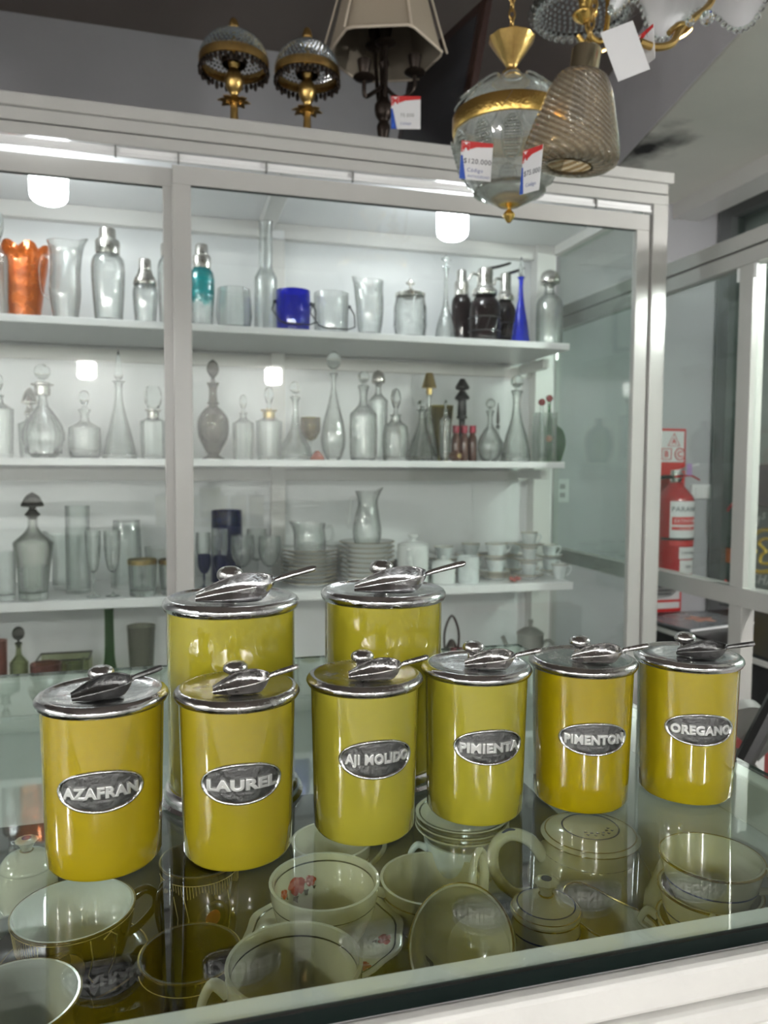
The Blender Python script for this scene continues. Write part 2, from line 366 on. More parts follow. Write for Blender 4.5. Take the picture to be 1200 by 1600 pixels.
# shop window in the right hand side, its frame and panes
STEEL = pbr('dull_window_steel', (.22, .23, .23), .3, metal=.6)
w = structure(MB().box((2.60, 3.19, .45), (2.68, 3.27, 2.472)).box((2.60, -.2, .45), (2.68, 3.19, .52)).box((2.60, -.2, 2.40), (2.68, 3.19, 2.472)).box((2.60, 1.35, .52), (2.68, 1.42, 2.40)).build('window_1', STEEL, smooth=0))
SHOPG = thin_glass('shop_window_glass', (.88, .92, .90), (.5, .56, .53))
MB().box((2.635, 1.42, .52), (2.643, 3.19, 2.40)).build('pane', SHOPG, w, smooth=0)
MB().box((2.635, -.2, .52), (2.643, 1.35, 2.40)).build('pane', SHOPG, w, smooth=0)
setbox('wall_right.001', (2.60, -.2, 0), (2.70, 3.27, .45), WALLR)

# ------------------------------------------------------------------ text
def text_mesh(s, size, extrude=.0, bevel=0, offset=0, width=None, shear=0):
    cu = bpy.data.curves.new('t', 'FONT'); cu.body = s; cu.space_character = 1.08; cu.size = size; cu.extrude = extrude; cu.bevel_depth = bevel; cu.bevel_resolution = 1
    cu.offset = offset; cu.align_x = 'CENTER'; cu.align_y = 'CENTER'; cu.resolution_u = 3; cu.shear = shear
    o = bpy.data.objects.new('t', cu); COL.objects.link(o); bpy.context.view_layer.update()
    dg = bpy.context.evaluated_depsgraph_get(); me = bpy.data.meshes.new_from_object(o.evaluated_get(dg))
    vs = [v.co.copy() for v in me.vertices]; fs = [tuple(p.vertices) for p in me.polygons]
    bpy.data.objects.remove(o); bpy.data.curves.remove(cu); bpy.data.meshes.remove(me)
    x0, x1 = min(v.x for v in vs), max(v.x for v in vs); y0, y1 = min(v.y for v in vs), max(v.y for v in vs)
    k = width/(x1-x0) if width else 1
    for v in vs: v.x = (v.x-(x0+x1)/2)*k; v.y -= (y0+y1)/2
    return vs, fs
def add_text(mb, s, size, M, mi=0, extrude=.0002, **kw):
    vs, fs = text_mesh(s, size, extrude, **kw); mb.add([M @ v for v in vs], fs, mi)
def frame_at(o, xax, yax):
    x = Vector(xax).normalized(); y = Vector(yax).normalized(); z = x.cross(y); M = Matrix((x, y, z)).transposed().to_4x4(); M.translation = o; return M

# ------------------------------------------------------------------ the display cabinet behind
YF = 2.05; XE = 1.443
Z1, Z2, Z3, Z4 = 1.598, 1.213, .815, .42
cab = thing('display_cabinet', 'tall white wooden glass-fronted display cabinet holding shelves of glassware', 'cabinet', (0, 0, 0))
XC0 = -1.3
def part(name, a, b, mat, parent=cab, bevel=.002): return MB().box(a, b).build(name, mat, parent, smooth=0, bevel=bevel)
part('top_board', (XC0, YF-.012, 2.045), (XE+.012, 2.72, 2.075), FRAME)
part('fascia_board', (XC0, YF, 2.015), (XE, YF+.03, 2.045), FRAME)
part('fascia_board', (XC0, YF-.004, 1.982), (XE, YF+.03, 2.010), FRAME)
part('door_track', (XC0, YF+.004, 1.966), (XE-.055, YF+.008, 1.979), PLASTIC, bevel=.001)
part('door_track', (XC0, YF-.001, 1.957), (XE-.055, YF+.006, 1.964), PLASTIC, bevel=.001)
for x in (-.13, .02, .24, .47, 1.2): part('track_clip', (x, YF-.004, 1.954), (x+.004, YF+.008, 1.980), GREYP, bevel=0)
part('corner_post', (1.392, YF-.004, 0), (XE, YF+.05, 1.982), FRAME)
part('corner_post', (1.30, 2.62, 0), (1.372, 2.675, 2.045), WHITE)
part('corner_post', (XC0, YF, 0), (XC0+.05, YF+.05, 1.982), FRAME)
part('back_panel', (XC0, 2.675, 0), (1.405, 2.70, 2.045), BACKP)
part('side_panel', (XC0, YF, 0), (XC0+.02, 2.675, 2.045), BACKP)
part('side_rail', (1.366, YF+.05, 1.975), (1.412, 2.62, 2.01), WHITE)
part('back_rail', (XC0+.02, 2.64, 1.96), (1.30, 2.675, 2.01), WHITE)
part('roof_panel', (XC0, YF+.03, 2.01), (1.40, 2.675, 2.046), SHELF, bevel=0)
part('roof_batten', (.285, YF+.03, 1.98), (.335, 2.64, 2.01), WHITE)
part('roof_batten', (XC0+.02, YF+.06, 1.985), (1.37, YF+.09, 2.01), WHITE)
for x in (.325,):
    part('back_batten', (x, 2.645, 0), (x+.05, 2.675, 1.96), WHITE)
    part('bracket', (x+.005, 2.63, 1.955), (x+.045, 2.645, 1.985), PLASTIC)
for i, z in enumerate((Z1, Z2, Z3, Z4)):
    xe = (1.252, 1.243, 1.283, 1.28)[i]
    part('shelf', (XC0+.02, 2.28, z-(.021 if i < 2 else .026)), (xe, 2.675, z), SHELF)
    part('shelf_cleat', (XC0+.02, 2.655, z-.07), (1.30, 2.675, z-.03), WHITE)
    part('shelf_bracket', (1.243, 2.45, z-.06), (1.268, 2.64, z-.027), WHITE)
part('base_board', (XC0+.02, YF+.02, .0), (1.392, 2.675, .12), WHITE)
part('side_glass', (1.384, YF+.052, .12), (1.390, 2.62, 1.98), GLASS_S, bevel=0)
def door(x0, x1, y, mat=FRAME):
    d = MB().box((x0, y, 1.905), (x1, y+.022, 1.952)).build('sliding_door', mat, cab, smooth=0, bevel=.002)
    for a in ((x0, y, .14), (x1-.046, y, .14)):
        MB().box(a, (a[0]+.046, y+.022, 1.905)).build('door_stile', mat, d, smooth=0, bevel=.002)
    MB().box((x0+.046, y, .14), (x1-.046, y+.022, .2)).build('door_rail', mat, d, smooth=0, bevel=.002)
    MB().box((x0+.044, y+.008, .2), (x1-.044, y+.013, 1.907)).build('pane', GLASS_D, d, smooth=0)
    MB().box((x0+.046, y+.0065, 1.902), (x1-.046, y+.0085, 1.9055)).build('pane_edge', GLASS_E, d, smooth=0)
door(.006, 1.390, YF+.006)
door(XC0+.02, .028, YF+.032)

def bulb(name, x, y, ztop, strength, label, cat='bulb', grp=None, r=.047):
    t = thing(name, label, cat, (x, y, ztop), group=grp)
    h = r*1.85
    MB().lathe(sprof([(0, -.052-h), (r*.55, -.051-h), (r*.92, -.040-h), (r, -.02-h), (r, -.058), (r*.92, -.050), (r*.6, -.048)], 3), 24).build('globe', emit(name+'_light', (.92, .97, 1) if name == 'cabinet_bulb' else (1, .985, .955), strength), t)
    MB().lathe([(r*.6, -.048), (r*.5, -.03), (.014, -.024), (.014, 0), (0, 0)], 20).build('socket', PLASTIC, t)
    return t
bulb('cabinet_bulb', .812, 2.20, 2.0095, CAB_BULB, 'bright white bulb under the cabinet roof, right of the door post')
bulb('cabinet_bulb', -.303, 2.20, 2.0095, CAB_BULB, 'bright white bulb under the cabinet roof, left of the door post')
# the facing cabinet across the shop, known only by its reflections
setbox('trim_6', (-2.38, -2.35, 1.966), (2.0, -1.45, 2.0), WHITE)
setbox('trim_7', (-2.38, -2.35, .9), (2.0, -2.3, 1.966), BACKP)
setbox('trim_8', (-2.38, -1.48, 1.905), (2.0, -1.45, 1.966), WHITE)
for x, where in ((-1.93, 'left'), (-.585, 'middle'), (.74, 'right')):
    bulb('shop_bulb', x, -1.72, 1.9655, ROOM_BULB, 'white bulb across the shop, the %s one reflected in the cabinet doors' % where, grp='bulbs across the shop', r=.06)
setbox('trim_9', (-2.38, -.7, 1.97), (-1.75, 1.2, 2.0), WHITE)
bulb('side_bulb', -2.0, -.35, 1.9695, ROOM_BULB*1.1, 'white bulb on the left side of the shop, nearer the door', r=.06)
bulb('side_bulb', -1.95, .75, 1.9695, ROOM_BULB*.5, 'white bulb on the left side of the shop, nearer the cabinet', r=.05)
setbox('trim_10', (1.95, .7, 2.0), (2.4, 1.4, 2.03), WHITE)
bulb('window_bulb', 2.2, 1.0, 1.9995, ROOM_BULB*2.0, 'white bulb by the shop window, right of the frame', r=.06)

# ------------------------------------------------------------------ the glass topped counter
ZT = .95; CX0, CX1, CY0, CY1 = -1.2, .463, .334, .972; ZI = .775
ctr = thing('display_counter', 'white wooden display counter with thick glass top, crockery inside', 'counter', (0, 0, 0))
TG = .0025
g = MB()
g.add([(CX0, CY0, ZT), (CX1, CY0, ZT), (CX1, CY1, ZT), (CX0, CY1, ZT)], [(0, 1, 2, 3)], 0)
g.add([(CX0, CY0, ZT-TG), (CX1, CY0, ZT-TG), (CX1, CY1, ZT-TG), (CX0, CY1, ZT-TG)], [(3, 2, 1, 0)], 0)
g.add([(CX0, CY0, ZT-TG), (CX1, CY0, ZT-TG), (CX1, CY1, ZT-TG), (CX0, CY1, ZT-TG), (CX0, CY0, ZT), (CX1, CY0, ZT), (CX1, CY1, ZT), (CX0, CY1, ZT)],
      [(0, 1, 5, 4), (1, 2, 6, 5), (2, 3, 7, 6), (3, 0, 4, 7)], 1)
GLASS_CE = thin_glass('dark_glass_edge', (.06, .10, .09), (.02, .04, .035), f0=.03)
g.build('glass_top', [GLASS_C, GLASS_CE], ctr, smooth=0)
MB().box((CX0, CY0+.0003, ZT-.0108), (CX1, CY0+.0025, ZT-TG-.0002)).build('dark_edge_strip', GLASS_E, ctr, smooth=0)  # added opaque strip; its near-black colour stands in for the edge's dark reflections
ZR = ZT-TG-.0003
EDGEW = pbr('chipped_white_paint', (.72, .71, .68), .4, bump=.5, bscale=60, var=.08, vscale=30)
def cpart(name, a, b, mat=EDGEW, bevel=.002): return MB().box(a, b).build(name, mat, ctr, smooth=0, bevel=bevel)
cpart('front_rail', (CX0, CY0+.0026, ZR-.05), (CX1, CY0+.016, ZR), PLASTIC, 0)
ZR = ZT-.0098
cpart('moulding', (CX0, CY0-.008, ZR-.022), (CX1+.006, CY0+.002, ZR-.0015), EDGEW, .003)
cpart('moulding', (CX0, CY0-.013, ZR-.037), (CX1+.006, CY0+.002, ZR-.0225), EDGEW, .003)
cpart('moulding', (CX0, CY0-.010, ZR-.06), (CX1+.006, CY0+.002, ZR-.0375), EDGEW, .003)
cpart('moulding', (CX0, CY0-.015, ZR-.09), (CX1+.006, CY0+.002, ZR-.0605), EDGEW, .003)
cpart('front_panel', (CX0, CY0-.004, 0), (CX1, CY0+.012, ZR-.0905), EDGEW)
cpart('back_rail', (CX0, CY1-.022, ZR-.035), (CX1, CY1-.002, ZT-TG-.0003), WHITE)
cpart('back_panel', (CX0, CY1-.018, 0), (CX1, CY1-.004, ZR-.035), BACKP)
cpart('side_rail', (CX1-.02, CY0+.016, ZR-.03), (CX1-.002, CY1-.022, ZT-TG-.0003), WHITE)
cpart('side_panel', (CX1-.014, CY0+.016, 0), (CX1-.002, CY1-.022, ZR-.03), BACKP)
cpart('side_panel', (CX0, CY0+.016, 0), (CX0+.014, CY1-.022, ZT-TG-.0003), BACKP)
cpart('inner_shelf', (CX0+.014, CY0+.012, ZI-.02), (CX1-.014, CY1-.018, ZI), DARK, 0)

# ------------------------------------------------------------------ canisters
def bend(v, R):                       # flat (x, y, out) -> on a cylinder of radius R facing -Y
    a = v.x/R; r = R+v.z
    return Vector((r*math.sin(a), -r*math.cos(a), v.y))
def scoop_parts(parent, pos, ang, L, W, Dp, HL, mat):
    """a flour scoop lying on the lid: lip at -u, back wall and handle at +u"""
    nu, nk = 16, 13; cr, sr = math.cos(.2), math.sin(.2)
    def sec(u, off):
        w = W/2*(.34+.66*math.sin(min(u/.6, 1)*PI/2)) if u < .6 else W/2*math.sqrt(max(.02, 1-((u-.6)/.43)**2))
        zr = Dp*(.22+.78*math.sin(min(u/.85, 1)*PI/2)); w = max(w-off, .0004)
        pts = []
        for k in range(nk):
            t = PI*k/(nk-1); c, s_ = math.cos(t), math.sin(t)
            y = -w*math.copysign(abs(c)**.75, c); z = zr-(zr-off*1.2)*abs(s_)**.62*(1 if u < .8 else 1-.8*((u-.8)/.2)**2)
            pts.append(Vector((-L*.5+L*u, y*cr-z*sr, y*sr+z*cr+W*.5*sr*.42)))
        return pts
    us = [i/(nu-1) for i in range(nu)]
    mb = MB(); grid = [sec(u, 0) for u in us]; ing = [sec(u if u < .97 else .97, .0008) for u in us]
    vs = []; fs = []
    def gi(i, k): return i*nk+k
    for g_ in grid: vs += g_
    o = len(vs)
    for g_ in ing: vs += g_
    for i in range(nu-1):
        for k in range(nk-1):
            fs.append((gi(i, k), gi(i, k+1), gi(i+1, k+1), gi(i+1, k)))
            fs.append((o+gi(i, k), o+gi(i+1, k), o+gi(i+1, k+1), o+gi(i, k+1)))
        fs.append((gi(i, 0), gi(i+1, 0), o+gi(i+1, 0), o+gi(i, 0)))
        fs.append((gi(i+1, nk-1), gi(i, nk-1), o+gi(i, nk-1), o+gi(i+1, nk-1)))
    fs.append(tuple(gi(nu-1, k) for k in range(nk)))
    fs.append(tuple(o+gi(nu-1, k) for k in range(nk-1, -1, -1)))
    for k in range(nk-1): fs.append((gi(0, k+1), gi(0, k), o+gi(0, k), o+gi(0, k+1)))
    fs.append((gi(nu-1, 0), o+gi(nu-1, 0), o+gi(nu-1, nk-1), gi(nu-1, nk-1)))
    mb.add(vs, fs)
    sc = mb.build('scoop', mat, parent, pos, (0, 0, ang), smooth=50)
    mb = MB()      # rolled rim and handle
    rim = [grid[i][0]+Vector((0, 0, .0003)) for i in range(nu)]+[grid[nu-1][nk-1-0]+Vector((0, 0, .0003))]+[grid[i][nk-1]+Vector((0, 0, .0003)) for i in range(nu-2, -1, -1)]
    mb.tube(rim, .00055, 6)
    e = (grid[nu-1][0]+grid[nu-1][nk-1])/2
    hp = spline([e+Vector((-.0008, 0, -.0012)), e+Vector((HL*.12, 0, .0006)), e+Vector((HL*.5, 0, HL*.13)), e+Vector((HL, 0, HL*.26))], 5)
    n = len(hp); rr = [(.0011+.0009*math.sin(PI*min(1, i/(n-1))*.62)) for i in range(n)]; rr[0] = .0017; rr[-1] *= .55
    mb.tube(hp, [r*(L/.033)**.5 for r in rr], 8, flat=.75)
    mb.build('scoop_handle', mat, parent, pos, (0, 0, ang), smooth=60)

def canister(x, y, R, H, RL, ymat, label, lidmat, word=None, phi=0, zc=.056, arc=.7, hp=.0122, ang=0, soff=(.003, -.013), big=False, roll=0):
    t = thing('canister', label, 'canister', (x, y, ZT+.0003), group=None)
    z0 = .0
    if big:
        MB().lathe(sprof([(0, 0), (R*1.055, 0), (R*1.075, .003), (R*1.06, .008), (R*1.0, .0105), (R*.9, .011), (0, .011)], 2), 64).build('foot_ring', lidmat, t)
        z0 = .0095
    rb, rt = (R, R*1.005) if big else (R*.965, R*1.028)
    prof = [(0, z0), (rb-.004, z0), (rb-.0016, z0+.0009), (rb, z0+.0035)]+[(rb+(rt-rb)*i/6, z0+.0035+(H-z0-.0035)*i/6) for i in range(1, 7)]+[(0, H)]
    MB().lathe(prof, 96).build('body', ymat, t, smooth=35)
    k = 1.25 if big else 1
    lp = [(0, H), (RL-.0035, H-.0004), (RL-.0012, H+.0006), (RL, H+.003), (RL-.0003, H+.0045), (RL-.0016, H+.0062), (RL-.0038, H+.0072), (RL-.0056, H+.0071), (RL-.0066, H+.0064), (RL*.6, H+.0063), (0, H+.0066)]
    lid = MB().lathe([(r, H+(z-H)*k) for r, z in lp], 72).build('lid', lidmat, t, smooth=50)
    zl = H+.0064*k
    kk = 1.22 if big else 1
    MB().lathe([(r*kk, z*(1.75 if big else 1.2)) for r, z in sprof([(.0062, -.0002), (.0048, .0012), (.0040, .0040), (.0046, .0062), (.0074, .0078), (.0079, .0098), (.0066, .0116), (.0036, .0128), (0, .0130)], 3)], 28).build('knob', PEWTER, lid, (-.001, .003, zl), smooth=60)
    if big: scoop_parts(lid, (soff[0], soff[1], zl), ang, .055, .032, .0145, .031, lidmat)
    else: scoop_parts(lid, (soff[0], soff[1], zl), ang, .034, .0205, .0092, .019, PEWTERD if word in ('AZAFRAN', 'OREGANO') else PEWTER)
    if word:
        Rp = rb+(rt-rb)*(zc/H); a = arc*Rp
        n = 48; nr = 6; vs = []; fs = []
        for out_, sc_ in ((.0004, 1.0), (.0016, .985), (.0019, .955), (.0016, .925), (.0010, .90)):
            for i in range(n):
                q = 2*PI*i/n; vs.append(bend(Vector((a*sc_*math.cos(q), hp*(sc_ if sc_ == 1 else 1-(1-sc_)*1.7)*math.sin(q), out_)), Rp))
        for j in range(4):
            for i in range(n): i2 = (i+1) % n; fs.append((j*n+i, j*n+i2, (j+1)*n+i2, (j+1)*n+i))
        rot = (0, 0, phi)
        pl = MB().add(vs, fs).build('plaque', PEWTERP, t, (0, 0, zc), rot, smooth=60)
        vs = []; fs = []; M_ = 16
        rows = []
        for j in range(-6, 7):
            yv = hp*.85*j/6; xw = a*.905*math.sqrt(max(0, 1-(j/6)**2*.98))
            rows.append([len(vs)+i for i in range(M_+1)])
            for i in range(M_+1): vs.append(bend(Vector((xw*(2*i/M_-1), yv, .0009)), Rp))
        for j in range(12):
            for i in range(M_): fs.append((rows[j][i], rows[j][i+1], rows[j+1][i+1], rows[j+1][i]))
        MB().add(vs, fs).build('plaque_field', PEWTERD, pl, smooth=60)
        tv, tf = text_mesh(word, .0086, .0011, .0004, .0002, width=a*1.62)
        MB().add([bend(v+Vector((0, 0, .0013)), Rp) for v in tv], tf).build('lettering', LETTER, pl, smooth=30)
    return t
Y1 = yellow('yellow_glaze_warm', srgb(200, 176, 36)); Y2 = yellow('yellow_glaze_mustard', srgb(186, 168, 44))
Y3 = yellow('yellow_glaze_pale', srgb(190, 180, 72)); Y4 = yellow('yellow_glaze_lemon', srgb(192, 182, 66))
Y5 = yellow('yellow_glaze_deep', srgb(188, 166, 18)); Y6 = yellow('yellow_glaze_golden', srgb(194, 174, 34))
Y7 = yellow('yellow_glaze_large', srgb(196, 184, 62))
LIDB = pewter('bright_pewter', (.66, .66, .67), .16, .15)
LIDM = pewter('grey_pewter', (.46, .45, .44), .22, .2)
DEG = PI/180
SM = dict(R=.0357, H=.099, RL=.0398)
canister(-.0435, .5009, ymat=Y1, lidmat=LIDB, word='AZAFRAN', phi=.03, arc=.72, hp=.0128, ang=13*DEG, soff=(.0005, -.0135), label='small yellow canister with oval AZAFRAN plaque, far left of the front row', **SM)
canister(.0386, .4915, ymat=Y2, lidmat=LIDM, word='LAUREL', phi=.0, arc=.72, hp=.0130, ang=0*DEG, soff=(.001, -.014), label='small yellow canister with oval LAUREL plaque on the glass counter', **SM)
canister(.1250, .5008, ymat=Y3, lidmat=LIDM, word='AJI MOLIDO', phi=.0, zc=.059, arc=.72, hp=.0130, ang=-11*DEG, soff=(.003, -.014), label='small yellow canister with oval AJI MOLIDO plaque, third in the front row', **SM)
canister(.2091, .5074, ymat=Y4, lidmat=LIDB, word='PIMIENTA', phi=-.09, zc=.057, arc=.72, hp=.0125, ang=-22*DEG, soff=(.004, -.014), label='small yellow canister with oval PIMIENTA plaque, right of AJI MOLIDO', **SM)
canister(.2931, .5047, ymat=Y5, lidmat=LIDM, word='PIMENTON', phi=-.25, zc=.056, arc=.72, hp=.0120, ang=-30*DEG, soff=(.003, -.014), label='small deep yellow canister with oval PIMENTON plaque, second from the right', **SM)
canister(.3784, .4966, ymat=Y6, lidmat=LIDB, word='OREGANO', phi=-.35, zc=.058, arc=.72, hp=.0120, ang=-42*DEG, soff=(.001, -.0135), label='small yellow canister with oval OREGANO plaque, far right of the row', **SM)
canister(.0415, .5774, .0467, .1405, .0502, Y7, 'large yellow canister with big scoop on lid, behind the LAUREL canister', LIDB, ang=-4*DEG, soff=(.001, -.019), big=True)
canister(.1622, .5898, .0467, .1405, .0502, Y7, 'large yellow canister with big scoop on lid, behind AJI MOLIDO and PIMIENTA', LIDB, ang=-15*DEG, soff=(.000, -.019), big=True)

# ------------------------------------------------------------------ glassware on the shelves
ZS = {1: Z1, 2: Z2, 3: Z3, 4: Z4}
PLACED = []
ROOF = {Z1: 1.994, Z2: Z1-.024, Z3: Z2-.024, Z4: Z3-.028}
def spot(x0, x1, ytop, Y, z, grow=1.0, keep=True):
    """real position, radius and height of a thing standing near depth Y on the shelf of height z; moves back until it is clear of its neighbours"""
    xc = (x0+x1)/2
    def calc(Y):
        yb = 735
        for _ in range(4):
            P = at(xc, yb, Y=Y); yb = pix((P.x, P.y, z))[1]
        P.z = z; dz = depth((P.x, P.y, z)); return P, (x1-x0)/2/1200*dz*.965
    def free(P, R): return all(abs(q[3]-z) > .01 or math.hypot(q[0]-P.x, q[1]-P.y) > q[2]+R*grow+.002 for q in PLACED)
    best = None
    for k in range(0, 24):
        for y in ((Y+k*.011), (Y-k*.011)):
            P, R = calc(y)
            if y+R*grow > 2.652 or y-R*grow < 2.284: continue
            if free(P, R): best = (P, R); break
        if best: break
    P, R = best or calc(Y)
    if best is None: print('NO ROOM', x0, x1, Y, z)
    if keep: PLACED.append((P.x, P.y, R*grow, z))
    H = at(xc, ytop, Y=P.y).z-z
    top = min([v for k_, v in ROOF.items() if k_ <= z+.001 and v > z+.05] or [9])
    return P, R, min(H, top-z-.004)
BODY = {
 'round': [(.50, 0), (.58, .01), (.93, .17), (1, .30), (.9, .45), (.52, .62), (.25, .72), (.20, .86), (.27, .96), (.36, 1)],
 'squat': [(.86, 0), (.93, .03), (1, .1), (1, .55), (.93, .64), (.5, .72), (.3, .78), (.27, .9), (.42, 1)],
 'tallsq': [(.84, 0), (.9, .02), (1, .72), (.95, .79), (.45, .86), (.32, .9), (.3, .97), (.42, 1)],
 'cone': [(.97, 0), (1, .03), (.8, .25), (.5, .5), (.28, .72), (.22, .9), (.27, .97), (.42, 1)],
 'tear': [(.5, 0), (.62, .02), (.93, .14), (1, .26), (.88, .42), (.5, .62), (.26, .78), (.19, .9), (.24, .97), (.36, 1)],
 'captain': [(.97, 0), (1, .04), (.98, .1), (.86, .22), (.5, .38), (.26, .52), (.2, .7), (.19, .92), (.33, 1)],
 'urn': [(.70, 0), (.66, .02), (.36, .055), (.5, .1), (.9, .28), (1, .42), (.93, .54), (.6, .64), (.28, .70), (.40, .735), (.30, .755), (.25, .9), (.4, 1)],
 'bell': [(.95, 0), (1, .03), (.97, .12), (.8, .3), (.52, .5), (.32, .66), (.26, .85), (.32, .96), (.42, 1)],
 'barrelb': [(.88, 0), (.95, .03), (1, .3), (.97, .68), (.7, .8), (.4, .86), (.36, .97), (.46, 1)],
 'shaker': [(.72, 0), (.78, .01), (.84, .08), (.98, .55), (1, .8), (.9, .93), (.62, 1)],
 'carafe': [(.95, 0), (1, .02), (1, .45), (.9, .52), (.62, .58), (.56, .65), (.58, .96), (.64, 1)],
 'vase': [(.62, 0), (.66, .05), (.8, .35), (.97, .65), (1, .85), (.94, 1)],
 'tallv': [(.52, 0), (.55, .01), (.62, .1), (.98, 1)],
 'longneck': [(.95, 0), (1, .02), (1, .30), (.85, .40), (.54, .54), (.45, .66), (.42, .95), (.5, 1)],
 'shoulder': [(.66, 0), (.70, .02), (.84, .35), (1, .62), (.94, .68), (.52, .77), (.26, .86), (.25, .97), (.34, 1)],
 'flaskn': [(1, 0), (1, .04), (.9, .3), (.62, .48), (.42, .58), (.34, .72), (.36, .93), (.6, .945), (.6, 1)],
}
def stopper(mb, kind, z, r, h):
    if kind == 'ball': mb.lathe([(r*.34, z-.012), (r*.36, z), (r*.9, z+.001), (r*.9, z+.004), (r*.35, z+.006), (r*.3, z+h*.22)], 16); mb.ball((0, 0, z+h*.2+(h*.8)/2), min(h*.4, r*1.6), 18, 12, (1, 1, (h*.4)/min(h*.4, r*1.6)))
    elif kind == 'oval': mb.lathe(sprof([(r*.4, z-.012), (r*.42, z), (r*.3, z+h*.12), (r*.3, z+h*.2), (r*.8, z+h*.42), (r*.95, z+h*.6), (r*.7, z+h*.85), (0, z+h)]), 18)
    elif kind == 'cube': mb.lathe([(r*.6, z-.01), (r*.6, z+.002)], 12); mb.lathe([(0, z+.002), (r*1.0, z+.003), (r*1.5, z+h*.3), (r*1.5, z+h*.75), (r*1.1, z+h), (0, z+h)], 8)
    elif kind == 'spike': mb.lathe([(r*.4, z-.01), (r*.42, z), (r*.3, z+h*.06), (r*.55, z+h*.1), (r*.62, z+h*.2), (r*.55, z+h*.4), (r*.28, z+h*.75), (0, z+h)], 12)
    elif kind == 'mushroom': mb.lathe(sprof([(r*.6, z-.012), (r*.62, z), (r*1.1, z+.001), (r*1.1, z+.005), (r*.6, z+h*.25), (r*.6, z+h*.36), (r*1.6, z+h*.40), (r*1.55, z+h*.55), (r*.9, z+h*.85), (0, z+h)]), 16)
    elif kind == 'cross': 
        mb.lathe([(r*.5, z-.01), (r*.5, z), (r*1.2, z+h*.05), (r*1.2, z+h*.12), (r*.5, z+h*.16), (r*.4, z+h*.45)], 12)
        mb.ball((0, 0, z+h*.68), h*.3, 10, 6, (.55, .55, 1)); mb.ball((0, 0, z+h*.62), r*1.5, 10, 6, (1, .4, .4))
    elif kind == 'dome': mb.lathe(sprof([(r*.5, z-.01), (r*.5, z), (r*1.5, z+.002), (r*1.6, z+h*.4), (r*1.1, z+h*.8), (0, z+h)]), 18)
    elif kind == 'knob': mb.lathe(sprof([(r*.5, z-.01), (r*.5, z), (r*.35, z+h*.2), (r*.7, z+h*.45), (r*.85, z+h*.65), (r*.55, z+h*.92), (0, z+h)]), 14)
def ribs(n, a):
    return lambda t, f, r, z: (r*(1+a*math.cos(n*t)), z)
def cuts(n, a):
    return lambda t, f, r, z: (r*(1+a*math.cos(n*t+f*9)*math.cos(n*t-f*9)), z)
def decanter(x0, x1, ytop, ybod, Y, sh, body, stop, label, mat=GL, smat=None, cat='decanter', name='decanter', seg=28, mod=None, collar=None, group=None, wall=.0035, smk=None):
    P, R, H = spot(x0, x1, ytop, Y, ZS[sh]+.0004)
    Hb = min(at((x0+x1)/2, ybod, Y=P.y).z-P.z, H*.9 if stop else H)
    t = thing(name, label, cat, P, group=group)
    prof = [(r*R, z*Hb) for r, z in BODY[body]]
    if seg > 10: prof = sprof(prof, 3)
    fac = mat is GLB and mod is not None
    MB().lathe(vessel(prof[::2]+([prof[-1]] if len(prof) % 2 == 0 else []) if fac else prof, wall, .012), 22 if fac else seg, mod).build('body', mat, t, smooth=0 if fac else 45 if seg > 10 else 25)
    rn = prof[-1][0]
    if collar: MB().lathe([(rn*.9, Hb-.028), (rn*1.04, Hb-.026), (rn*1.06, Hb-.004), (rn*1.5, Hb+.001), (rn*1.5, Hb+.003), (rn*.5, Hb+.004)], 20).build('collar', collar, t)
    if stop:
        mb = MB(); stopper(mb, stop, Hb+(.004 if collar else .0005), rn, H-Hb); mb.build('stopper', smat or GSOLID, t, smooth=50)
    return t
def shaker(x0, x1, ytop, ycap, Y, sh, label, mat=GL, body='shaker', group='cocktail shakers on the top shelf', seg=28, skirt=False):
    P, R, H = spot(x0, x1, ytop, Y, ZS[sh]+.0004); Hb = at((x0+x1)/2, ycap, Y=P.y).z-P.z; hc = H-Hb
    t = thing('cocktail_shaker', label, 'shaker', P, group=group)
    MB().lathe(vessel(sprof([(r*R, z*Hb) for r, z in BODY[body]], 3), .004, .012), seg, ribs(10, .012)).build('body', mat, t)
    if skirt: prof = [(R*.93, Hb-.004), (R*.97, Hb), (R*.86, Hb+hc*.2), (R*.6, Hb+hc*.42), (R*.55, Hb+hc*.55)]
    else: prof = [(R*.6, Hb-.002), (R*.72, Hb), (R*.74, Hb+hc*.16), (R*.74, Hb+hc*.46), (R*.66, Hb+hc*.54), (R*.5, Hb+hc*.57)]
    MB().lathe(prof, 24).build('collar', SILVER if skirt else CHROME, t, smooth=35)
    MB().lathe([(R*.5, Hb+hc*.55), (R*.52, Hb+hc*.58), (R*.5, Hb+hc*.62), (R*.48, Hb+hc*.95), (R*.42, Hb+hc), (0, Hb+hc)], 22).build('cap', CHROME, t, smooth=35)
    return t
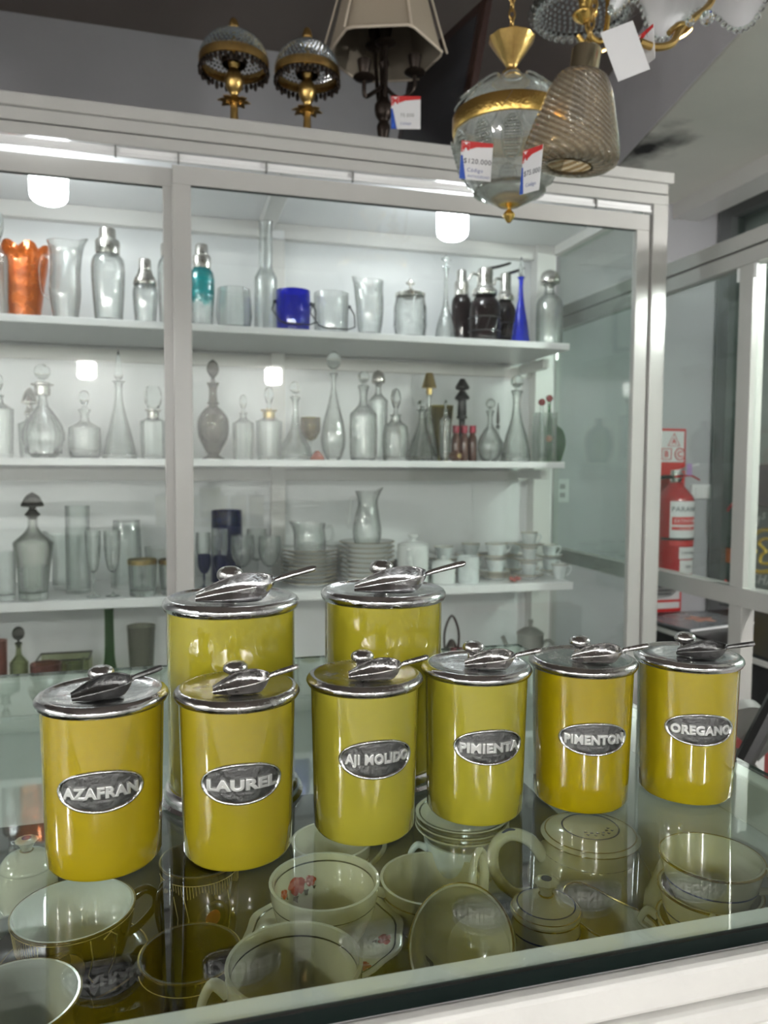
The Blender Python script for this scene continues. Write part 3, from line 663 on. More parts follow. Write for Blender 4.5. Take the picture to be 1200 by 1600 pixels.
def jug(x0, x1, ytop, Y, sh, label, prof, spout=0, hand=PI, mat=GL, handle=True, name='glass_jug', cat='jug', dz=0, hs=(.35, .85), group=None, z=None):
    P, R, H = spot(x0, x1, ytop, Y, (ZS[sh] if z is None else z)+.0004, grow=1.3, keep=z is None)
    t = thing(name, label, cat, P, group=group)
    def md(th, f, r, z_):
        d = (th-spout+PI) % (2*PI)-PI; e = max(0, math.cos(d))**6*max(0, f-.55)/.45
        return (r*(1+.34*e), z_+.07*H*e+.02*H*max(0, -math.cos(d))*max(0, f-.7))
    pr = sprof([(r*R, z_*H) for r, z_ in prof], 3)
    MB().lathe(vessel(pr, .0035, .012), 32, md).build('body', mat, t)
    if handle:
        def rad(f):
            return min(pr, key=lambda q: abs(q[1]-f*H))[0]
        c, s_ = math.cos(hand), math.sin(hand); a, b = hs
        pts = [(rad(b)*.98, b*H), (rad(b)+R*.38, (b+.02)*H), (rad(b)+R*.55, (b*.7+a*.3)*H), (rad(a)+R*.4, (a+.08)*H), (rad(a)*.98, a*H)]
        MB().tube(spline([(c*r, s_*r, z_) for r, z_ in pts], 5), R*.09, 8).build('handle', mat, t)
    return t
def tumbler(x0, x1, ytop, Y, sh, label, mat=GLG, taper=.88, base=.02, rim=None, group=None, invert=False, seg=28, mod=None, name='tumbler', cat='tumbler', bands=0):
    P, R, H = spot(x0, x1, ytop, Y, ZS[sh]+.0004); t = thing(name, label, cat, P, group=group)
    pr = [(R*taper*.96, 0), (R*taper, .003), (R*(taper+1)/2, H*.5), (R, H)]
    vp = vessel(pr, .003, base)
    if invert: vp = [(r, H-z) for r, z in vp][::-1]
    MB().lathe(vp, seg, mod).build('body', mat, t)
    if base > .012 and not invert: MB().lathe([(0, .001), (R*taper*.93, .001), (R*taper*.93, base*.85), (R*taper*.7, base*.7), (0, base*.6)], 24).build('base', GSOLID, t)
    if rim: MB().lathe([(R*1.004-.0005, H*.86), (R*1.014, H*.87), (R*1.016, H*.985), (R*1.006-.0005, H*.99)], 28).build('gold_band', rim, t)
    return t
def stemglass(x0, x1, ytop, Y, sh, label, mat=GL, stem=.42, group=None, flute=False, name='wine_glass', cat='glass', mod=None, smat=None):
    P, R, H = spot(x0, x1, ytop, Y, ZS[sh]+.0004); t = thing(name, label, cat, P, group=group); hs = stem*H
    pr = [(.06, 0), (.45, .06), (.72, .2), (.9, .5), (1, 1)] if flute else [(.08, 0), (.5, .08), (.9, .35), (1, .6), (.95, 1)]
    pr = sprof([(r*R, hs+z*(H-hs)) for r, z in pr], 3)
    MB().lathe(pr+[(max(r-.0018, .0005), z) for r, z in pr[::-1] if z > hs+.004]+[(0, hs+.004)], 24, mod).build('bowl', mat, t)
    MB().lathe(sprof([(0, 0), (R*.8, 0), (R*.8, .002), (R*.25, .006), (R*.09, .016), (R*.08, hs*.6), (R*.13, hs*.8), (R*.1, hs+.004), (0, hs+.005)], 2), 20).build('stem', smat or GSOLID, t)
    return t

# top shelf
decanter(-16, 14, 333, 372, 2.40, 1, 'tallsq', 'cube', 'square clear decanter at the left edge, behind the orange vase', GLG, seg=8)
P, R, H = spot(0, 76, 380, 2.37, Z1+.0004, grow=1.1)
def scal(t, f, r, z):
    l = abs(math.cos(3.5*t+.9))**.8*1.6-.8
    return (r*(1+.07*l*f+.02*math.cos(28*t)*f*(.5+.5*math.cos(f*26))), z+.055*H*max(0, f-.7)/.3*l)
MB().lathe(vessel(sprof([(r*R*.93, z*H*.93) for r, z in [(.70, 0), (.70, .04), (.74, .2), (.92, .55), (1.06, .80), (1.08, .93), (1.05, 1)]], 4), .005, .014), 60, scal).build('iridescent_vase', CARNI, None, P)
tag(bpy.data.objects['iridescent_vase'], 'orange iridescent glass vase with scalloped rim on the top shelf', 'vase')
jug(76, 130, 380, 2.40, 1, 'tall clear glass jug with flared lip, right of the orange vase', [(.66, 0), (.7, .02), (.74, .1), (.9, .4), (.82, .7), (.86, .9), (1, 1)], 0, PI, hs=(.3, .8))
shaker(144, 196, 357, 397, 2.36, 1, 'tall clear cocktail shaker with silver cap, left of the door post')
shaker(208, 247, 405, 444, 2.37, 1, 'short clear cocktail shaker with flared silver top, left of the door post', skirt=True)
shaker(247, 285, 365, 402, 2.46, 1, 'clear ribbed cocktail shaker partly behind the door post', GLB)
def teal_mat():
    m = TEAL; nt = m.node_tree; tr = [n for n in nt.nodes if n.type == 'BSDF_TRANSPARENT'][0]; return m
t = shaker(296, 336, 382, 420, 2.36, 1, 'teal shaded cocktail shaker with silver cap beside the door post', GLB)
P, R, H = Vector(t.location), 0, 0
R = 20/1200*depth(t.location)*.965; Hb = at(316, 420, Y=t.location.y).z-Z1
MB().lathe([(R*1.005*r, z*Hb) for r, z in [(.93, .52), (.985, .56), (1.0, .8), (.91, .93), (.66, .995)]], 28, lambda th, f, r, z: (r*(1+.012*math.cos(10*th)), z-(.05*Hb*(1+math.cos(5*th)) if f < .02 else 0))).build('teal_overlay', TEAL, t)
P, R, H = spot(337, 395, 452, 2.38, Z1+.0004)
t = thing('glass_bowl', 'wide clear faceted glass bowl between teal shaker and tall carafe', 'bowl', P)
MB().lathe(vessel([(R*.8, 0), (R*.86, .004), (R, H*.35), (R*.97, H*.6), (R*.9, H)], .004, .012), 12).build('body', GLG, t, smooth=20)
decanter(397, 434, 347, 347, 2.40, 1, 'carafe', None, 'tall clear narrow-necked carafe, left of the cobalt blue bucket', GLG, cat='carafe', name='carafe')
def bucket(x0, x1, ytop, Y, mat, label, hmat, hdir):
    P, R, H = spot(x0, x1, ytop, Y, Z1+.0004); t = thing('ice_bucket', label, 'bucket', P, group='ice buckets on the top shelf')
    MB().lathe(vessel([(R*.86, 0), (R*.93, .003), (R*.97, H*.2), (R*1.0, H*.6), (R*.99, H)], .004, .012), 32).build('body', mat, t)
    for sx in (-1, 1): MB().ball((sx*(R+.003), 0, H*.72), .006, 8, 6).build('handle_lug', WIRE, t)
    y = -R-.012
    pts = [(-R-.004, 0, H*.72), (-R-.014, -.02, H*.5), (-R*.95, y, .022), (-R*.6, y-.004, .014), (0, y-.004, .014), (R*.75, y-.004, .014), (R*1.1, y, .022), (R+.012, -.03, H*.5), (R+.004, 0, H*.72)]
    MB().tube(pts, .0022, 6).build('wire_handle', hmat, t)
    return t
bucket(430, 486, 455, 2.37, COBALT, 'cobalt blue glass ice bucket with wire handle', WIRE, -1)
bucket(489, 546, 459, 2.39, GL, 'clear glass ice bucket with dark wire handle, right of the blue bucket', WIRE, 1)
jug(555, 600, 440, 2.36, 1, 'clear glass pitcher with high pointed lip on the top shelf', [(.72, 0), (.78, .03), (.95, .3), (1, .6), (.96, .85), (1, 1)], PI, .9, hs=(.35, .9))
P, R, H = spot(614, 667, 435, 2.38, Z1+.0004); Hb = at(640, 463, Y=P.y).z-P.z
t = thing('biscuit_jar', 'cut glass biscuit jar with silver rimmed lid and finial', 'jar', P)
MB().lathe(vessel(sprof([(R*.8, 0), (R*.88, .003), (R, Hb*.35), (R*.97, Hb*.75), (R*.86, Hb)], 3), .005, .012), 36, cuts(9, .035)).build('body', GLB, t)
lid = MB().lathe([(R*.8, Hb-.003), (R*.93, Hb-.002), (R*.93, Hb+.008), (R*.5, Hb+.014), (0, Hb+.016)], 28).build('lid', CHROME, t)
mb = MB(); stopper(mb, 'cross', Hb+.016, R*.2, H-Hb-.016); mb.build('finial', CHROME, lid)
decanter(679, 713, 398, 418, 2.38, 1, 'captain', 'cross', 'tall clear decanter with cross-shaped stopper, left of the siphons', GLB, mod=ribs(8, .03))
shaker(704, 736, 422, 462, 2.45, 1, 'brown glass shaker with silver top behind the cross-stoppered decanter', BROWN)
def siphon(x0, x1, ytop, ysh, Y, label):
    P, R, H = spot(x0, x1, ytop, Y, Z1+.0004); Hb = at((x0+x1)/2, ysh, Y=P.y).z-P.z
    t = thing('soda_siphon', label, 'siphon', P, group='brown soda siphons')
    MB().lathe(vessel(sprof([(R*.86, 0), (R*.95, .004), (R, Hb*.12), (R, Hb*.72), (R*.8, Hb*.9), (R*.5, Hb)], 3), .004, .012), 28).build('body', BROWN, t)
    mb = MB()
    for f in (.24, .52): mb.lathe([(R*1.0, Hb*f-.002), (R*1.03, Hb*f-.002), (R*1.03, Hb*f+.002), (R*1.0, Hb*f+.002)], 28)
    for k in range(10):
        a = 2*PI*k/10; mb.tube([(R*1.015*math.cos(a), R*1.015*math.sin(a), Hb*.24), (R*1.015*math.cos(a+.3), R*1.015*math.sin(a+.3), Hb*.52)], .0015, 5)
    mb.build('wire_cage', WIRE, t)
    MB().lathe(sprof([(R*.5, Hb-.002), (R*.74, Hb), (R*.76, Hb+.016), (R*.56, Hb+.026), (R*.5, Hb+.04), (R*.5, H-.018), (R*.42, H-.008), (0, H-.006)], 2), 24).build('head', CHROME, t)
    MB().tube(spline([(0, 0, H-.012), (R*.3, 0, H-.006), (R*.9, -.01, H+.001), (R*1.6, -.02, H+.012)], 4), [.006]*9+[.0055]*3+[.003], 8, flat=.6).build('lever', BLACK, t)
    MB().tube(spline([(-R*.3, 0, H-.03), (-R*.9, -.005, H-.028), (-R*1.15, -.006, H-.05)], 4), .005, 8).build('spout', CHROME, t)
    return t
siphon(731, 782, 416, 462, 2.37, 'large brown glass soda siphon with chrome head and black lever')
siphon(770, 806, 424, 470, 2.47, 'smaller brown soda siphon half hidden behind the blue decanter')
decanter(797, 828, 400, 433, 2.36, 1, 'cone', 'spike', 'tall blue cut-to-clear decanter with pointed clear stopper', BLUEG, mod=ribs(8, .03))
decanter(835, 879, 421, 445, 2.40, 1, 'barrelb', 'dome', 'clear decanter with silver domed stopper at the right end of the top shelf', GL, smat=CHROME)

# second shelf
G2 = 'glass decanters on the second shelf'
decanter(-22, 22, 585, 618, 2.36, 2, 'tallsq', 'knob', 'tall clear square bottle cut off by the left edge, second shelf', GL, group=G2)
decanter(30, 66, 605, 648, 2.47, 2, 'tallsq', 'mushroom', 'clear square bottle with silver ringed cap, behind the cut round decanter', GLG, smat=CHROME, group=G2)
decanter(36, 101, 571, 602, 2.37, 2, 'round', 'ball', 'round diamond-cut decanter with ball stopper near the left edge', GLB, mod=cuts(8, .03), group=G2, collar=SILVER)
decanter(108, 158, 610, 640, 2.37, 2, 'squat', 'knob', 'squat straight-sided clear decanter with banded neck, third from left', GLB, group=G2)
decanter(160, 214, 546, 596, 2.38, 2, 'cone', 'spike', 'conical clear decanter with tall pointed stopper on the second shelf', GLG, group=G2)
decanter(219, 261, 606, 642, 2.37, 2, 'tallsq', 'cube', 'square clear decanter with cube stopper, left of the door post', GLG, seg=8, collar=SILVER, group=G2)
decanter(258, 296, 592, 640, 2.48, 2, 'tallsq', 'ball', 'clear decanter with ball stopper half behind the door post', GLG, group=G2)
decanter(308, 359, 562, 598, 2.36, 2, 'urn', 'oval', 'smoky urn-shaped decanter with oval stopper, right of the door post', SMOKE, smat=SMOKES, group=G2, mod=ribs(9, .02))
decanter(363, 398, 617, 645, 2.37, 2, 'tallsq', 'knob', 'small clear square decanter between smoky urn and gilt-collared flask', GL, seg=8, group=G2)
decanter(399, 442, 606, 642, 2.39, 2, 'tallsq', 'knob', 'clear rounded square flask with gilt collar', GLG, collar=GOLDTRIM, group=G2)
decanter(433, 490, 596, 621, 2.37, 2, 'captain', 'ball', 'broad based ship decanter with ring stopper', GLG, mod=lambda t, f, r, z: (r*(1+.012*math.cos(f*60)), z), group=G2)
stemglass(468, 502, 652, 2.48, 2, 'amber goblet behind the ship decanter', OLIVA, .45, name='amber_goblet')
P, R, H = spot(484, 508, 704, 2.36, Z2+.0004)
tag(MB().lathe(sprof([(0, 0), (R, 0), (R, .006), (R*.6, H*.7), (R*.2, H), (0, H)], 2), 16).build('amber_glass_lid', pbr('red_amber_glass', (.3, .06, .02), .15, coat=.6), None, P), 'small reddish amber glass lid lying before the teardrop decanter', 'lid')
decanter(501, 541, 549, 585, 2.37, 2, 'tear', 'ball', 'tall clear teardrop decanter with ball stopper', GLB, mod=ribs(8, .015), group=G2)
decanter(545, 590, 580, 604, 2.37, 2, 'squat', 'ball', 'cut crystal decanter with bulbous neck, right of the teardrop decanter', GLB, mod=cuts(8, .02), group=G2)
decanter(575, 606, 578, 600, 2.46, 2, 'tallsq', 'dome', 'clear bottle with dark silver stopper behind the cut crystal decanter', GLG, smat=SILVER, group=G2)
decanter(596, 640, 607, 648, 2.38, 2, 'barrelb', 'knob', 'clear cut decanter with small knob stopper, middle of the second shelf', GLB, mod=cuts(7, .02), group=G2)
decanter(634, 684, 625, 640, 2.37, 2, 'cone', 'knob', 'short conical clear flask in front of the gilt-topped bottle', GLB, mod=ribs(6, .05), group=G2)
t = decanter(655, 684, 583, 612, 2.50, 2, 'bell', None, 'clear bottle with gilt lampshade-shaped stopper at the back', GLG, name='bottle', cat='bottle')
Hb = at(669, 612, Y=t.location.y).z-Z2; H = at(669, 583, Y=t.location.y).z-Z2; R = .026
MB().lathe([(R*.4, Hb-.01), (R*.4, Hb+.012), (R, Hb+.012), (R*.45, H), (0, H)], 12).build('stopper', GOLDTRIM, t, smooth=0)
tumbler(667, 709, 634, 2.47, 2, 'olive amber cut goblet behind the red-capped set', OLIVA, taper=.6, name='goblet', cat='goblet', mod=ribs(8, .04))
decanter(686, 705, 625, 640, 2.36, 2, 'tallsq', 'knob', 'little clear cruet bottle left of the wooden barrel set', GLB, group=G2)
# dark pepper mill shaped bottle and the red capped set
t = decanter(707, 735, 592, 650, 2.50, 2, 'flaskn', None, 'black bottle with tiered pagoda stopper behind the red-capped set', BLACK, name='bottle', cat='bottle')
Hb = at(721, 650, Y=t.location.y).z-Z2; H = at(721, 592, Y=t.location.y).z-Z2; k = H-Hb; R = .026
MB().lathe([(R*.5, Hb-.005), (R*.62, Hb+k*.05), (R*.55, Hb+k*.42), (R*.95, Hb+k*.45), (R*1.0, Hb+k*.5), (R*.35, Hb+k*.68), (R*.9, Hb+k*.72), (R*.95, Hb+k*.78), (R*.3, Hb+k), (0, Hb+k)], 12).build('stopper', BLACK, t, smooth=30)
for i, (x, lab) in enumerate(((712, 'left'), (725, 'middle'), (738, 'right'))):
    P, R, H = spot(x-7, x+7, 665, 2.40, Z2+.0004); Hb = at(x, 676, Y=P.y).z-P.z
    t = thing('spirit_bottle', 'little brown bottle with burgundy cap, %s one of the three' % lab, 'bottle', P, group='red capped bottles')
    MB().lathe(vessel(sprof([(R*.95, 0), (R, .003), (R, Hb*.75), (R*.7, Hb*.9), (R*.62, Hb)], 2), .003, .006), 18).build('body', pbr('brown_bottle_glaze', (.11, .045, .03), .15, coat=.5), t)
    MB().lathe([(R*.6, Hb-.002), (R*.8, Hb), (R*.8, H), (0, H)], 16).build('cap', BURG, t)
P, R, H = spot(700, 723, 703, 2.31, Z2+.0004)
t = thing('miniature_barrel', 'miniature wooden barrel lying on the shelf edge with gilt tap end', 'barrel', P)
Rb = .0155; M = Matrix.Translation((0, 0, Rb)) @ Matrix.Rotation(PI/2, 4, 'X') @ Matrix.Translation((0, 0, -.03))
MB().lathe(sprof([(0, 0), (Rb*.8, 0), (Rb, .03), (Rb*.8, .06), (0, .06)], 3), 18, M=M).build('body', WOODB, t)
MB().lathe([(0, .0605), (Rb*.5, .0605), (Rb*.45, .064), (0, .065)], 14, M=M).build('tap', GOLDTRIM, t)
decanter(745, 785, 623, 643, 2.38, 2, 'round', 'ball', 'small round clear decanter with ball stopper, left of the tall bell decanter', GL, group=G2)
decanter(764, 790, 627, 665, 2.48, 2, 'round', 'spike', 'clear round bottle with pointed dark stopper, behind the small round decanter', GLG, smat=SMOKES, group=G2)
decanter(782, 830, 586, 612, 2.38, 2, 'bell', 'ball', 'tall cut bell-shaped decanter with faceted ball stopper, right part of the shelf', GLB, mod=cuts(9, .03), group=G2)
P, R, H = spot(834, 866, 645, 2.38, Z2+.0004)
t = thing('bottle_holder', 'square clear glass caddy holding two red-ball-topped bottles', 'caddy', P)
s_ = R*.92; mb = MB().box((-s_, -s_, 0), (s_, s_, .014)).box((-s_, -s_, .014), (s_, -s_+.003, H)).box((-s_, s_-.003, .014), (s_, s_, H)).box((-s_, -s_+.003, .014), (-s_+.003, s_-.003, H)).box((s_-.003, -s_+.003, .014), (s_, s_-.003, H))
mb.build('body', GLG, t, smooth=0)
for i, (dx, m_, lab, top) in enumerate(((-.010, GLG, 'clear', 628), (.014, GREEN, 'green', 622))):
    q = P+Vector((dx, .004*(1-2*i), .0145)); tt = thing('oil_bottle', '%s slim bottle with dark red ball stopper in the glass caddy' % lab, 'bottle', q, group='red ball bottles')
    hh = at(850, top, Y=P.y).z-q.z-.012
    MB().lathe(vessel(sprof([(.009, 0), (.0105, .004), (.0105, hh*.6), (.006, hh*.75), (.0055, hh)], 2), .002, .004), 16).build('body', m_, tt)
    MB().ball((0, 0, hh+.011), .0125, 16, 10).build('stopper', REDBALL, tt)
    if i: MB().ball((-.004, -.0105, hh*.34), .011, 10, 8, (1, .25, 1)).build('flower_print', pbr('pink_yellow_flowers', (.5, .2, .1), .4, var=.9, vscale=160), tt)
P, R, H = spot(838, 884, 652, 2.47, Z2+.0004)
t = thing('green_bottle', 'round dark green glass bottle behind the square caddy', 'bottle', P)
MB().lathe(vessel(sprof([(R*.5, 0), (R*.7, .004), (R, H*.4), (R*.8, H*.7), (R*.3, H*.85), (R*.28, H)], 3), .003, .008), 24).build('body', GREEN, t)
# third shelf, left of the post
G3 = 'glasses on the third shelf'
tumbler(-8, 26, 862, 2.34, 3, 'clear heavy-based tumbler at the left edge of the third shelf', group=G3)
tumbler(29, 76, 884, 2.33, 3, 'clear heavy-based tumbler in front of the mushroom-stoppered decanter', group=G3, taper=.95, base=.028)
decanter(23, 84, 769, 806, 2.43, 3, 'shoulder', 'mushroom', 'grey shouldered decanter with mushroom stopper on the third shelf', thin_glass('dull_glass', (.92, .925, .91), (.25, .26, .24), edge_pow=1.8), smat=SMOKES)
jug(78, 132, 833, 2.34, 3, 'clear water jug with wide flared lip and heavy base', [(.76, 0), (.8, .02), (.84, .1), (.8, .4), (.82, .65), (1, .98)], PI, 0, mat=GLG, handle=False, group=G3)
tumbler(104, 142, 790, 2.45, 3, 'tall straight clear glass cylinder behind the water jug', GLG, taper=1, base=.012, name='glass_cylinder', cat='vase')
stemglass(134, 159, 829, 2.33, 3, 'clear champagne flute, left one of the pair', GLB, .36, 'champagne flutes', True, 'champagne_flute', 'flute')
stemglass(163, 190, 829, 2.33, 3, 'clear champagne flute, right one of the pair', GLB, .36, 'champagne flutes', True, 'champagne_flute', 'flute')
tumbler(174, 224, 812, 2.50, 3, 'large upturned grey glass tumbler behind the champagne flutes', GLG, taper=.84, base=.006, invert=True)
tumbler(200, 246, 873, 2.33, 3, 'short clear whisky tumbler with gilt band, left of the door post', GLG, base=.022, rim=GOLDTRIM, group='gilt banded tumblers')
tumbler(248, 292, 873, 2.34, 3, 'short gilt-banded whisky tumbler half behind the door post', GLG, base=.022, rim=GOLDTRIM, group='gilt banded tumblers')
tumbler(226, 290, 854, 2.50, 3, 'wide clear glass bowl at the back, beside the door post', GL, taper=.85, base=.008, name='glass_bowl', cat='bowl')
# third shelf, right of the post
stemglass(306, 330, 832, 2.42, 3, 'clear wine glass with cut bowl nearest the door post', GL, .45, 'clear wine glasses', mod=None)
stemglass(330, 357, 826, 2.36, 3, 'clear wine glass in front of the blue goblet', GLB, .42, 'clear wine glasses')
stemglass(360, 398, 836, 2.34, 3, 'clear cut wine glass, second from the plates', GLB, .42, 'clear wine glasses', mod=ribs(7, .03))
stemglass(403, 440, 838, 2.35, 3, 'clear cut wine glass right beside the stack of plates', GLB, .42, 'clear wine glasses', mod=ribs(7, .03))
stemglass(385, 418, 826, 2.47, 3, 'clear wine glass in the second row behind the cut glasses', GL, .42, 'clear wine glasses')
tumbler(332, 378, 797, 2.54, 3, 'tall navy blue ribbed glass tumbler at the back', NAVY, taper=1.12, base=.012, mod=ribs(12, .03))
for x0, x1, y0, lab in ((309, 330, 866, 'left'), (334, 354, 868, 'middle'), (352, 371, 862, 'right')):
    stemglass(x0, x1, y0, 2.30 if lab != 'right' else 2.44, 3, 'small dark blue stemmed glass, the %s one of three' % lab, NAVY, .5, 'small blue stemmed glasses', smat=NAVY)
def plate_mesh(R, h, deep=0, t=.003):
    return [(0, 0), (R*.58, 0), (R*.60, .002), (R*.7, h*.3+deep*.4), (R*.98, h+deep-.002), (R, h+deep), (R*.985, h+deep), (R*.68, h*.3+deep*.4+t), (R*.56, t), (0, t)]
def stack(name, cat, cx, R, n, pitch, z, mat, label, group, prof, rim=None, Y=2.42, gz=.0004, pos=None):
    P = pos or at(cx, 920, Y=Y); first = None
    for k in range(n):
        lab = label % ('bottom' if k == 0 else 'top' if k == n-1 else ('second from bottom', 'third from bottom', 'fourth from bottom', 'fifth from bottom', 'sixth from bottom', 'seventh from bottom', 'eighth from bottom')[k-1])
        if first is None:
            t = thing(name, lab, cat, (P.x, P.y, z+gz), group=group); b = MB().lathe(prof, 36).build('body', mat, t)
            r = None
            if rim: r = MB().lathe([(R*.985, prof[5][1]-.0002), (R*1.004, prof[5][1]-.0016), (R*1.006, prof[5][1]), (R*.985, prof[5][1]+.0006)], 36).build('gilt_rim', rim, t)
            first = (t, b, r)
        else:
            t = first[0].copy(); COL.objects.link(t); t['label'] = lab; t.location = (P.x, P.y, z+gz+k*pitch)
            for ch in first[1:]:
                if ch: c = ch.copy(); COL.objects.link(c); c.parent = t
    return P
Rp = .089
P1 = stack('plate', 'plate', 484, Rp, 9, .0125, Z3, PORC, 'white gilt-rimmed plate, %s of the stack under the glass jug', 'gilt rimmed plates in the left stack', plate_mesh(Rp, .0165), GOLDTRIM, Y=2.41)
ztop1 = Z3+.0004+8*.0125+.0037
Rb = .090
P2 = stack('soup_bowl', 'bowl', 573, Rb, 8, .0155, Z3, PORC, 'cream-white soup plate, %s of the stack under the tall pitcher', 'soup plates in the right stack', plate_mesh(Rb, .017, .012), GOLDTRIM, Y=2.41)
ztop2 = Z3+.0004+7*.0155+.0037
def jug_on(P, ztop, x0, x1, ytop, label, prof, spout, hand, hs=(.35, .85)):
    dz = depth((P.x, P.y, ztop)); R = (x1-x0)/2/1200*dz*.8; H = at((x0+x1)/2, ytop, Y=P.y).z-ztop
    t = thing('glass_jug', label, 'jug', (P.x, P.y, ztop))
    def md(th, f, r, z_):
        d = (th-spout+PI) % (2*PI)-PI; e = max(0, math.cos(d))**6*max(0, f-.55)/.45
        return (r*(1+.34*e), z_+.06*H*e)
    pr = sprof([(r*R, z_*H) for r, z_ in prof], 3)
    MB().lathe(vessel(pr, .0035, .012), 32, md).build('body', GLB, t)
    c, s_ = math.cos(hand), math.sin(hand)
    rad = lambda f: min(pr, key=lambda q: abs(q[1]-f*H))[0]
    a, b = hs
    MB().tube(spline([(c*r, s_*r, z_) for r, z_ in [(rad(b)*.98, b*H), (rad(b)+R*.38, (b+.03)*H), (rad(b)+R*.5, (b*.65+a*.35)*H), (rad(a)+R*.3, (a+.05)*H), (rad(a)*.98, a*H)]], 5), R*.08, 8).build('handle', GLB, t)
jug_on(P1, ztop1, 452, 516, 817, 'squat clear glass jug standing on the stack of plates', [(.86, 0), (.95, .03), (1, .4), (.93, .75), (.97, 1)], PI*.9, -.2)
jug_on(P2, ztop2, 545, 602, 767, 'tall clear cut pitcher standing on the soup plates', [(.62, 0), (.8, .03), (1, .3), (.8, .6), (.62, .8), (.85, 1)], 0, PI)
Rl = .115
P3 = stack('platter', 'plate', 628, Rl, 5, .0135, Z3, PORC, 'large white serving plate, %s of the stack behind the coffee pot', 'serving plates at the back', plate_mesh(Rl, .02), None, Y=2.535, gz=.0004)
def bowl(cx, R, H, z, label, Y, mat=PORC, name='bowl', pos=None):
    P = pos or at(cx, 900, Y=Y); t = thing(name, label, 'bowl', (P.x, P.y, z))
    MB().lathe(vessel(sprof([(R*.45, 0), (R*.5, .006), (R*.8, H*.35), (R*.97, H*.8), (R, H)], 3), .003, .006), 32).build('body', mat, t); return P
bowl(462, .055, .105, Z3+.0004, 'white porcelain bowl at the back, left of the glass jug', 2.585)
bowl(520, .055, .115, Z3+.0004, 'white porcelain bowl at the back between the two stacks', 2.585)

# porcelain coffee set
def cup_h(mb, rad0, z0, rad1, z1, out, ang, th):
    c, s_ = math.cos(ang), math.sin(ang)
    mb.tube(spline([(c*r, s_*r, z) for r, z in [(rad1*.97, z1), (rad1+out*.7, z1+.002), (rad1+out, (z0+z1)/2+.004), (rad0+out*.6, z0+.002), (rad0*.97, z0)]], 5), th, 8); return mb
def cup(pos, R, H, label, ang, mat=PORCP, group='printed coffee cups', name='coffee_cup', cat='cup', rim=None, tilt=(0, 0, 0)):
    t = thing(name, label, cat, pos, group=group); t.rotation_euler = tilt
    MB().lathe(vessel(sprof([(R*.58, 0), (R*.62, .002), (R*.70, H*.2), (R*.86, H*.7), (R, H)], 3), .0022, .005), 28).build('body', mat, t)
    cup_h(MB(), R*.72, H*.25, R*.9, H*.82, R*.5, ang, R*.075).build('handle', mat, t)
    if rim: MB().lathe([(R*.97, H-.0004), (R*1.004, H-.001), (R*1.002, H+.0006), (R*.97, H+.0008)], 28).build('rim', rim, t)
    return t
def saucer(pos, R, label, mat=PORC, group='coffee saucers', rim=GOLDTRIM):
    t = thing('saucer', label, 'saucer', pos, group=group); h = .013
    MB().lathe([(0, 0), (R*.5, 0), (R*.52, .0015), (R*.95, h-.002), (R, h), (R*.98, h+.0005), (R*.5, .0042), (0, .004)], 32).build('body', mat, t)
    if rim: MB().lathe([(R*.975, h), (R*1.003, h-.001), (R*1.003, h+.0006), (R*.975, h+.0012)], 32).build('gilt_rim', rim, t)
def col(cx, base, R, n, dy, what):
    """a column of cup on saucer on cup standing at depth dy on the third shelf"""
    P = at(cx, 900, Y=dy); z = base; H = .047; out = []
    for k in range(n):
        lab = '%s of the column %s' % (('lowest', 'second', 'third')[k] if n > 1 else 'single one', what)
        saucer((P.x, P.y, z), R*1.75, 'white gilt-edged saucer, %s' % lab)
        cup((P.x, P.y, z+.0046), R, H, 'printed white coffee cup, %s' % lab, -.35 if k % 2 == 0 else .5, rim=GOLDTRIM)
        z += .0046+H+.0008
    return z
P, R, H = spot(619, 670, 835, 2.36, Z3+.0004); Hb = H*.80
t = thing('coffee_pot', 'tall white porcelain coffee pot with straight sides and small knob', 'pot', P)
MB().lathe(sprof([(0, 0), (R*.93, 0), (R*.97, .003), (R, .01), (R*1.0, Hb*.95), (R*.96, Hb)], 2)+[(R*.9, Hb), (0, Hb-.002)], 32).build('body', PORC, t, smooth=50)
lid = MB().lathe(sprof([(R*.9, Hb), (R*.93, Hb+.002), (R*.6, Hb+H*.05), (R*.22, Hb+H*.07), (R*.16, Hb+H*.12), (R*.3, H-.006), (R*.28, H), (0, H)], 3), 28).build('lid', PORC, t)
MB().tube(spline([(-R*.5, -R*.80, Hb*.35), (-R*.55, -R*1.05, Hb*.55), (-R*.6, -R*1.12, Hb*.75), (-R*.65, -R*1.3, Hb*.93)], 5), [.011]*5+[.009]*5+[.007]*5+[.006], 10).build('spout', PORC, t)
cup_h(MB(), R*1, Hb*.25, R*1, Hb*.8, R*.6, .9, .004).build('handle', PORC, t)
P, R, H = spot(673, 712, 868, 2.35, Z3+.0004); Hb = H*.72
t = thing('sugar_bowl', 'small white lidded sugar bowl, right of the coffee pot', 'bowl', P)
MB().lathe(sprof([(0, 0), (R*.9, 0), (R*.95, .003), (R, .01), (R, Hb)], 2)+[(R*.9, Hb), (0, Hb-.001)], 28).build('body', PORC, t)
MB().lathe(sprof([(R*.9, Hb), (R*.97, Hb+.002), (R*.55, Hb+.012), (R*.2, Hb+.014), (R*.32, H-.004), (0, H)], 3), 24).build('lid', PORC, t)
P, R, H = spot(714, 749, 869, 2.35, Z3+.0004)
t = thing('cream_jug', 'printed white cream jug with straight sides', 'jug', P)
MB().lathe(vessel(sprof([(R*.95, 0), (R, .003), (R, H*.9), (R*1.03, H)], 2), .003, .006), 28, lambda th, f, r, z: (r*(1+.28*max(0, math.cos(th-PI*.95))**8*max(0, f-.6)), z)).build('body', PORCP, t)
z = col(693, Z3+.0004, .033, 2, 2.50, 'behind the sugar bowl')
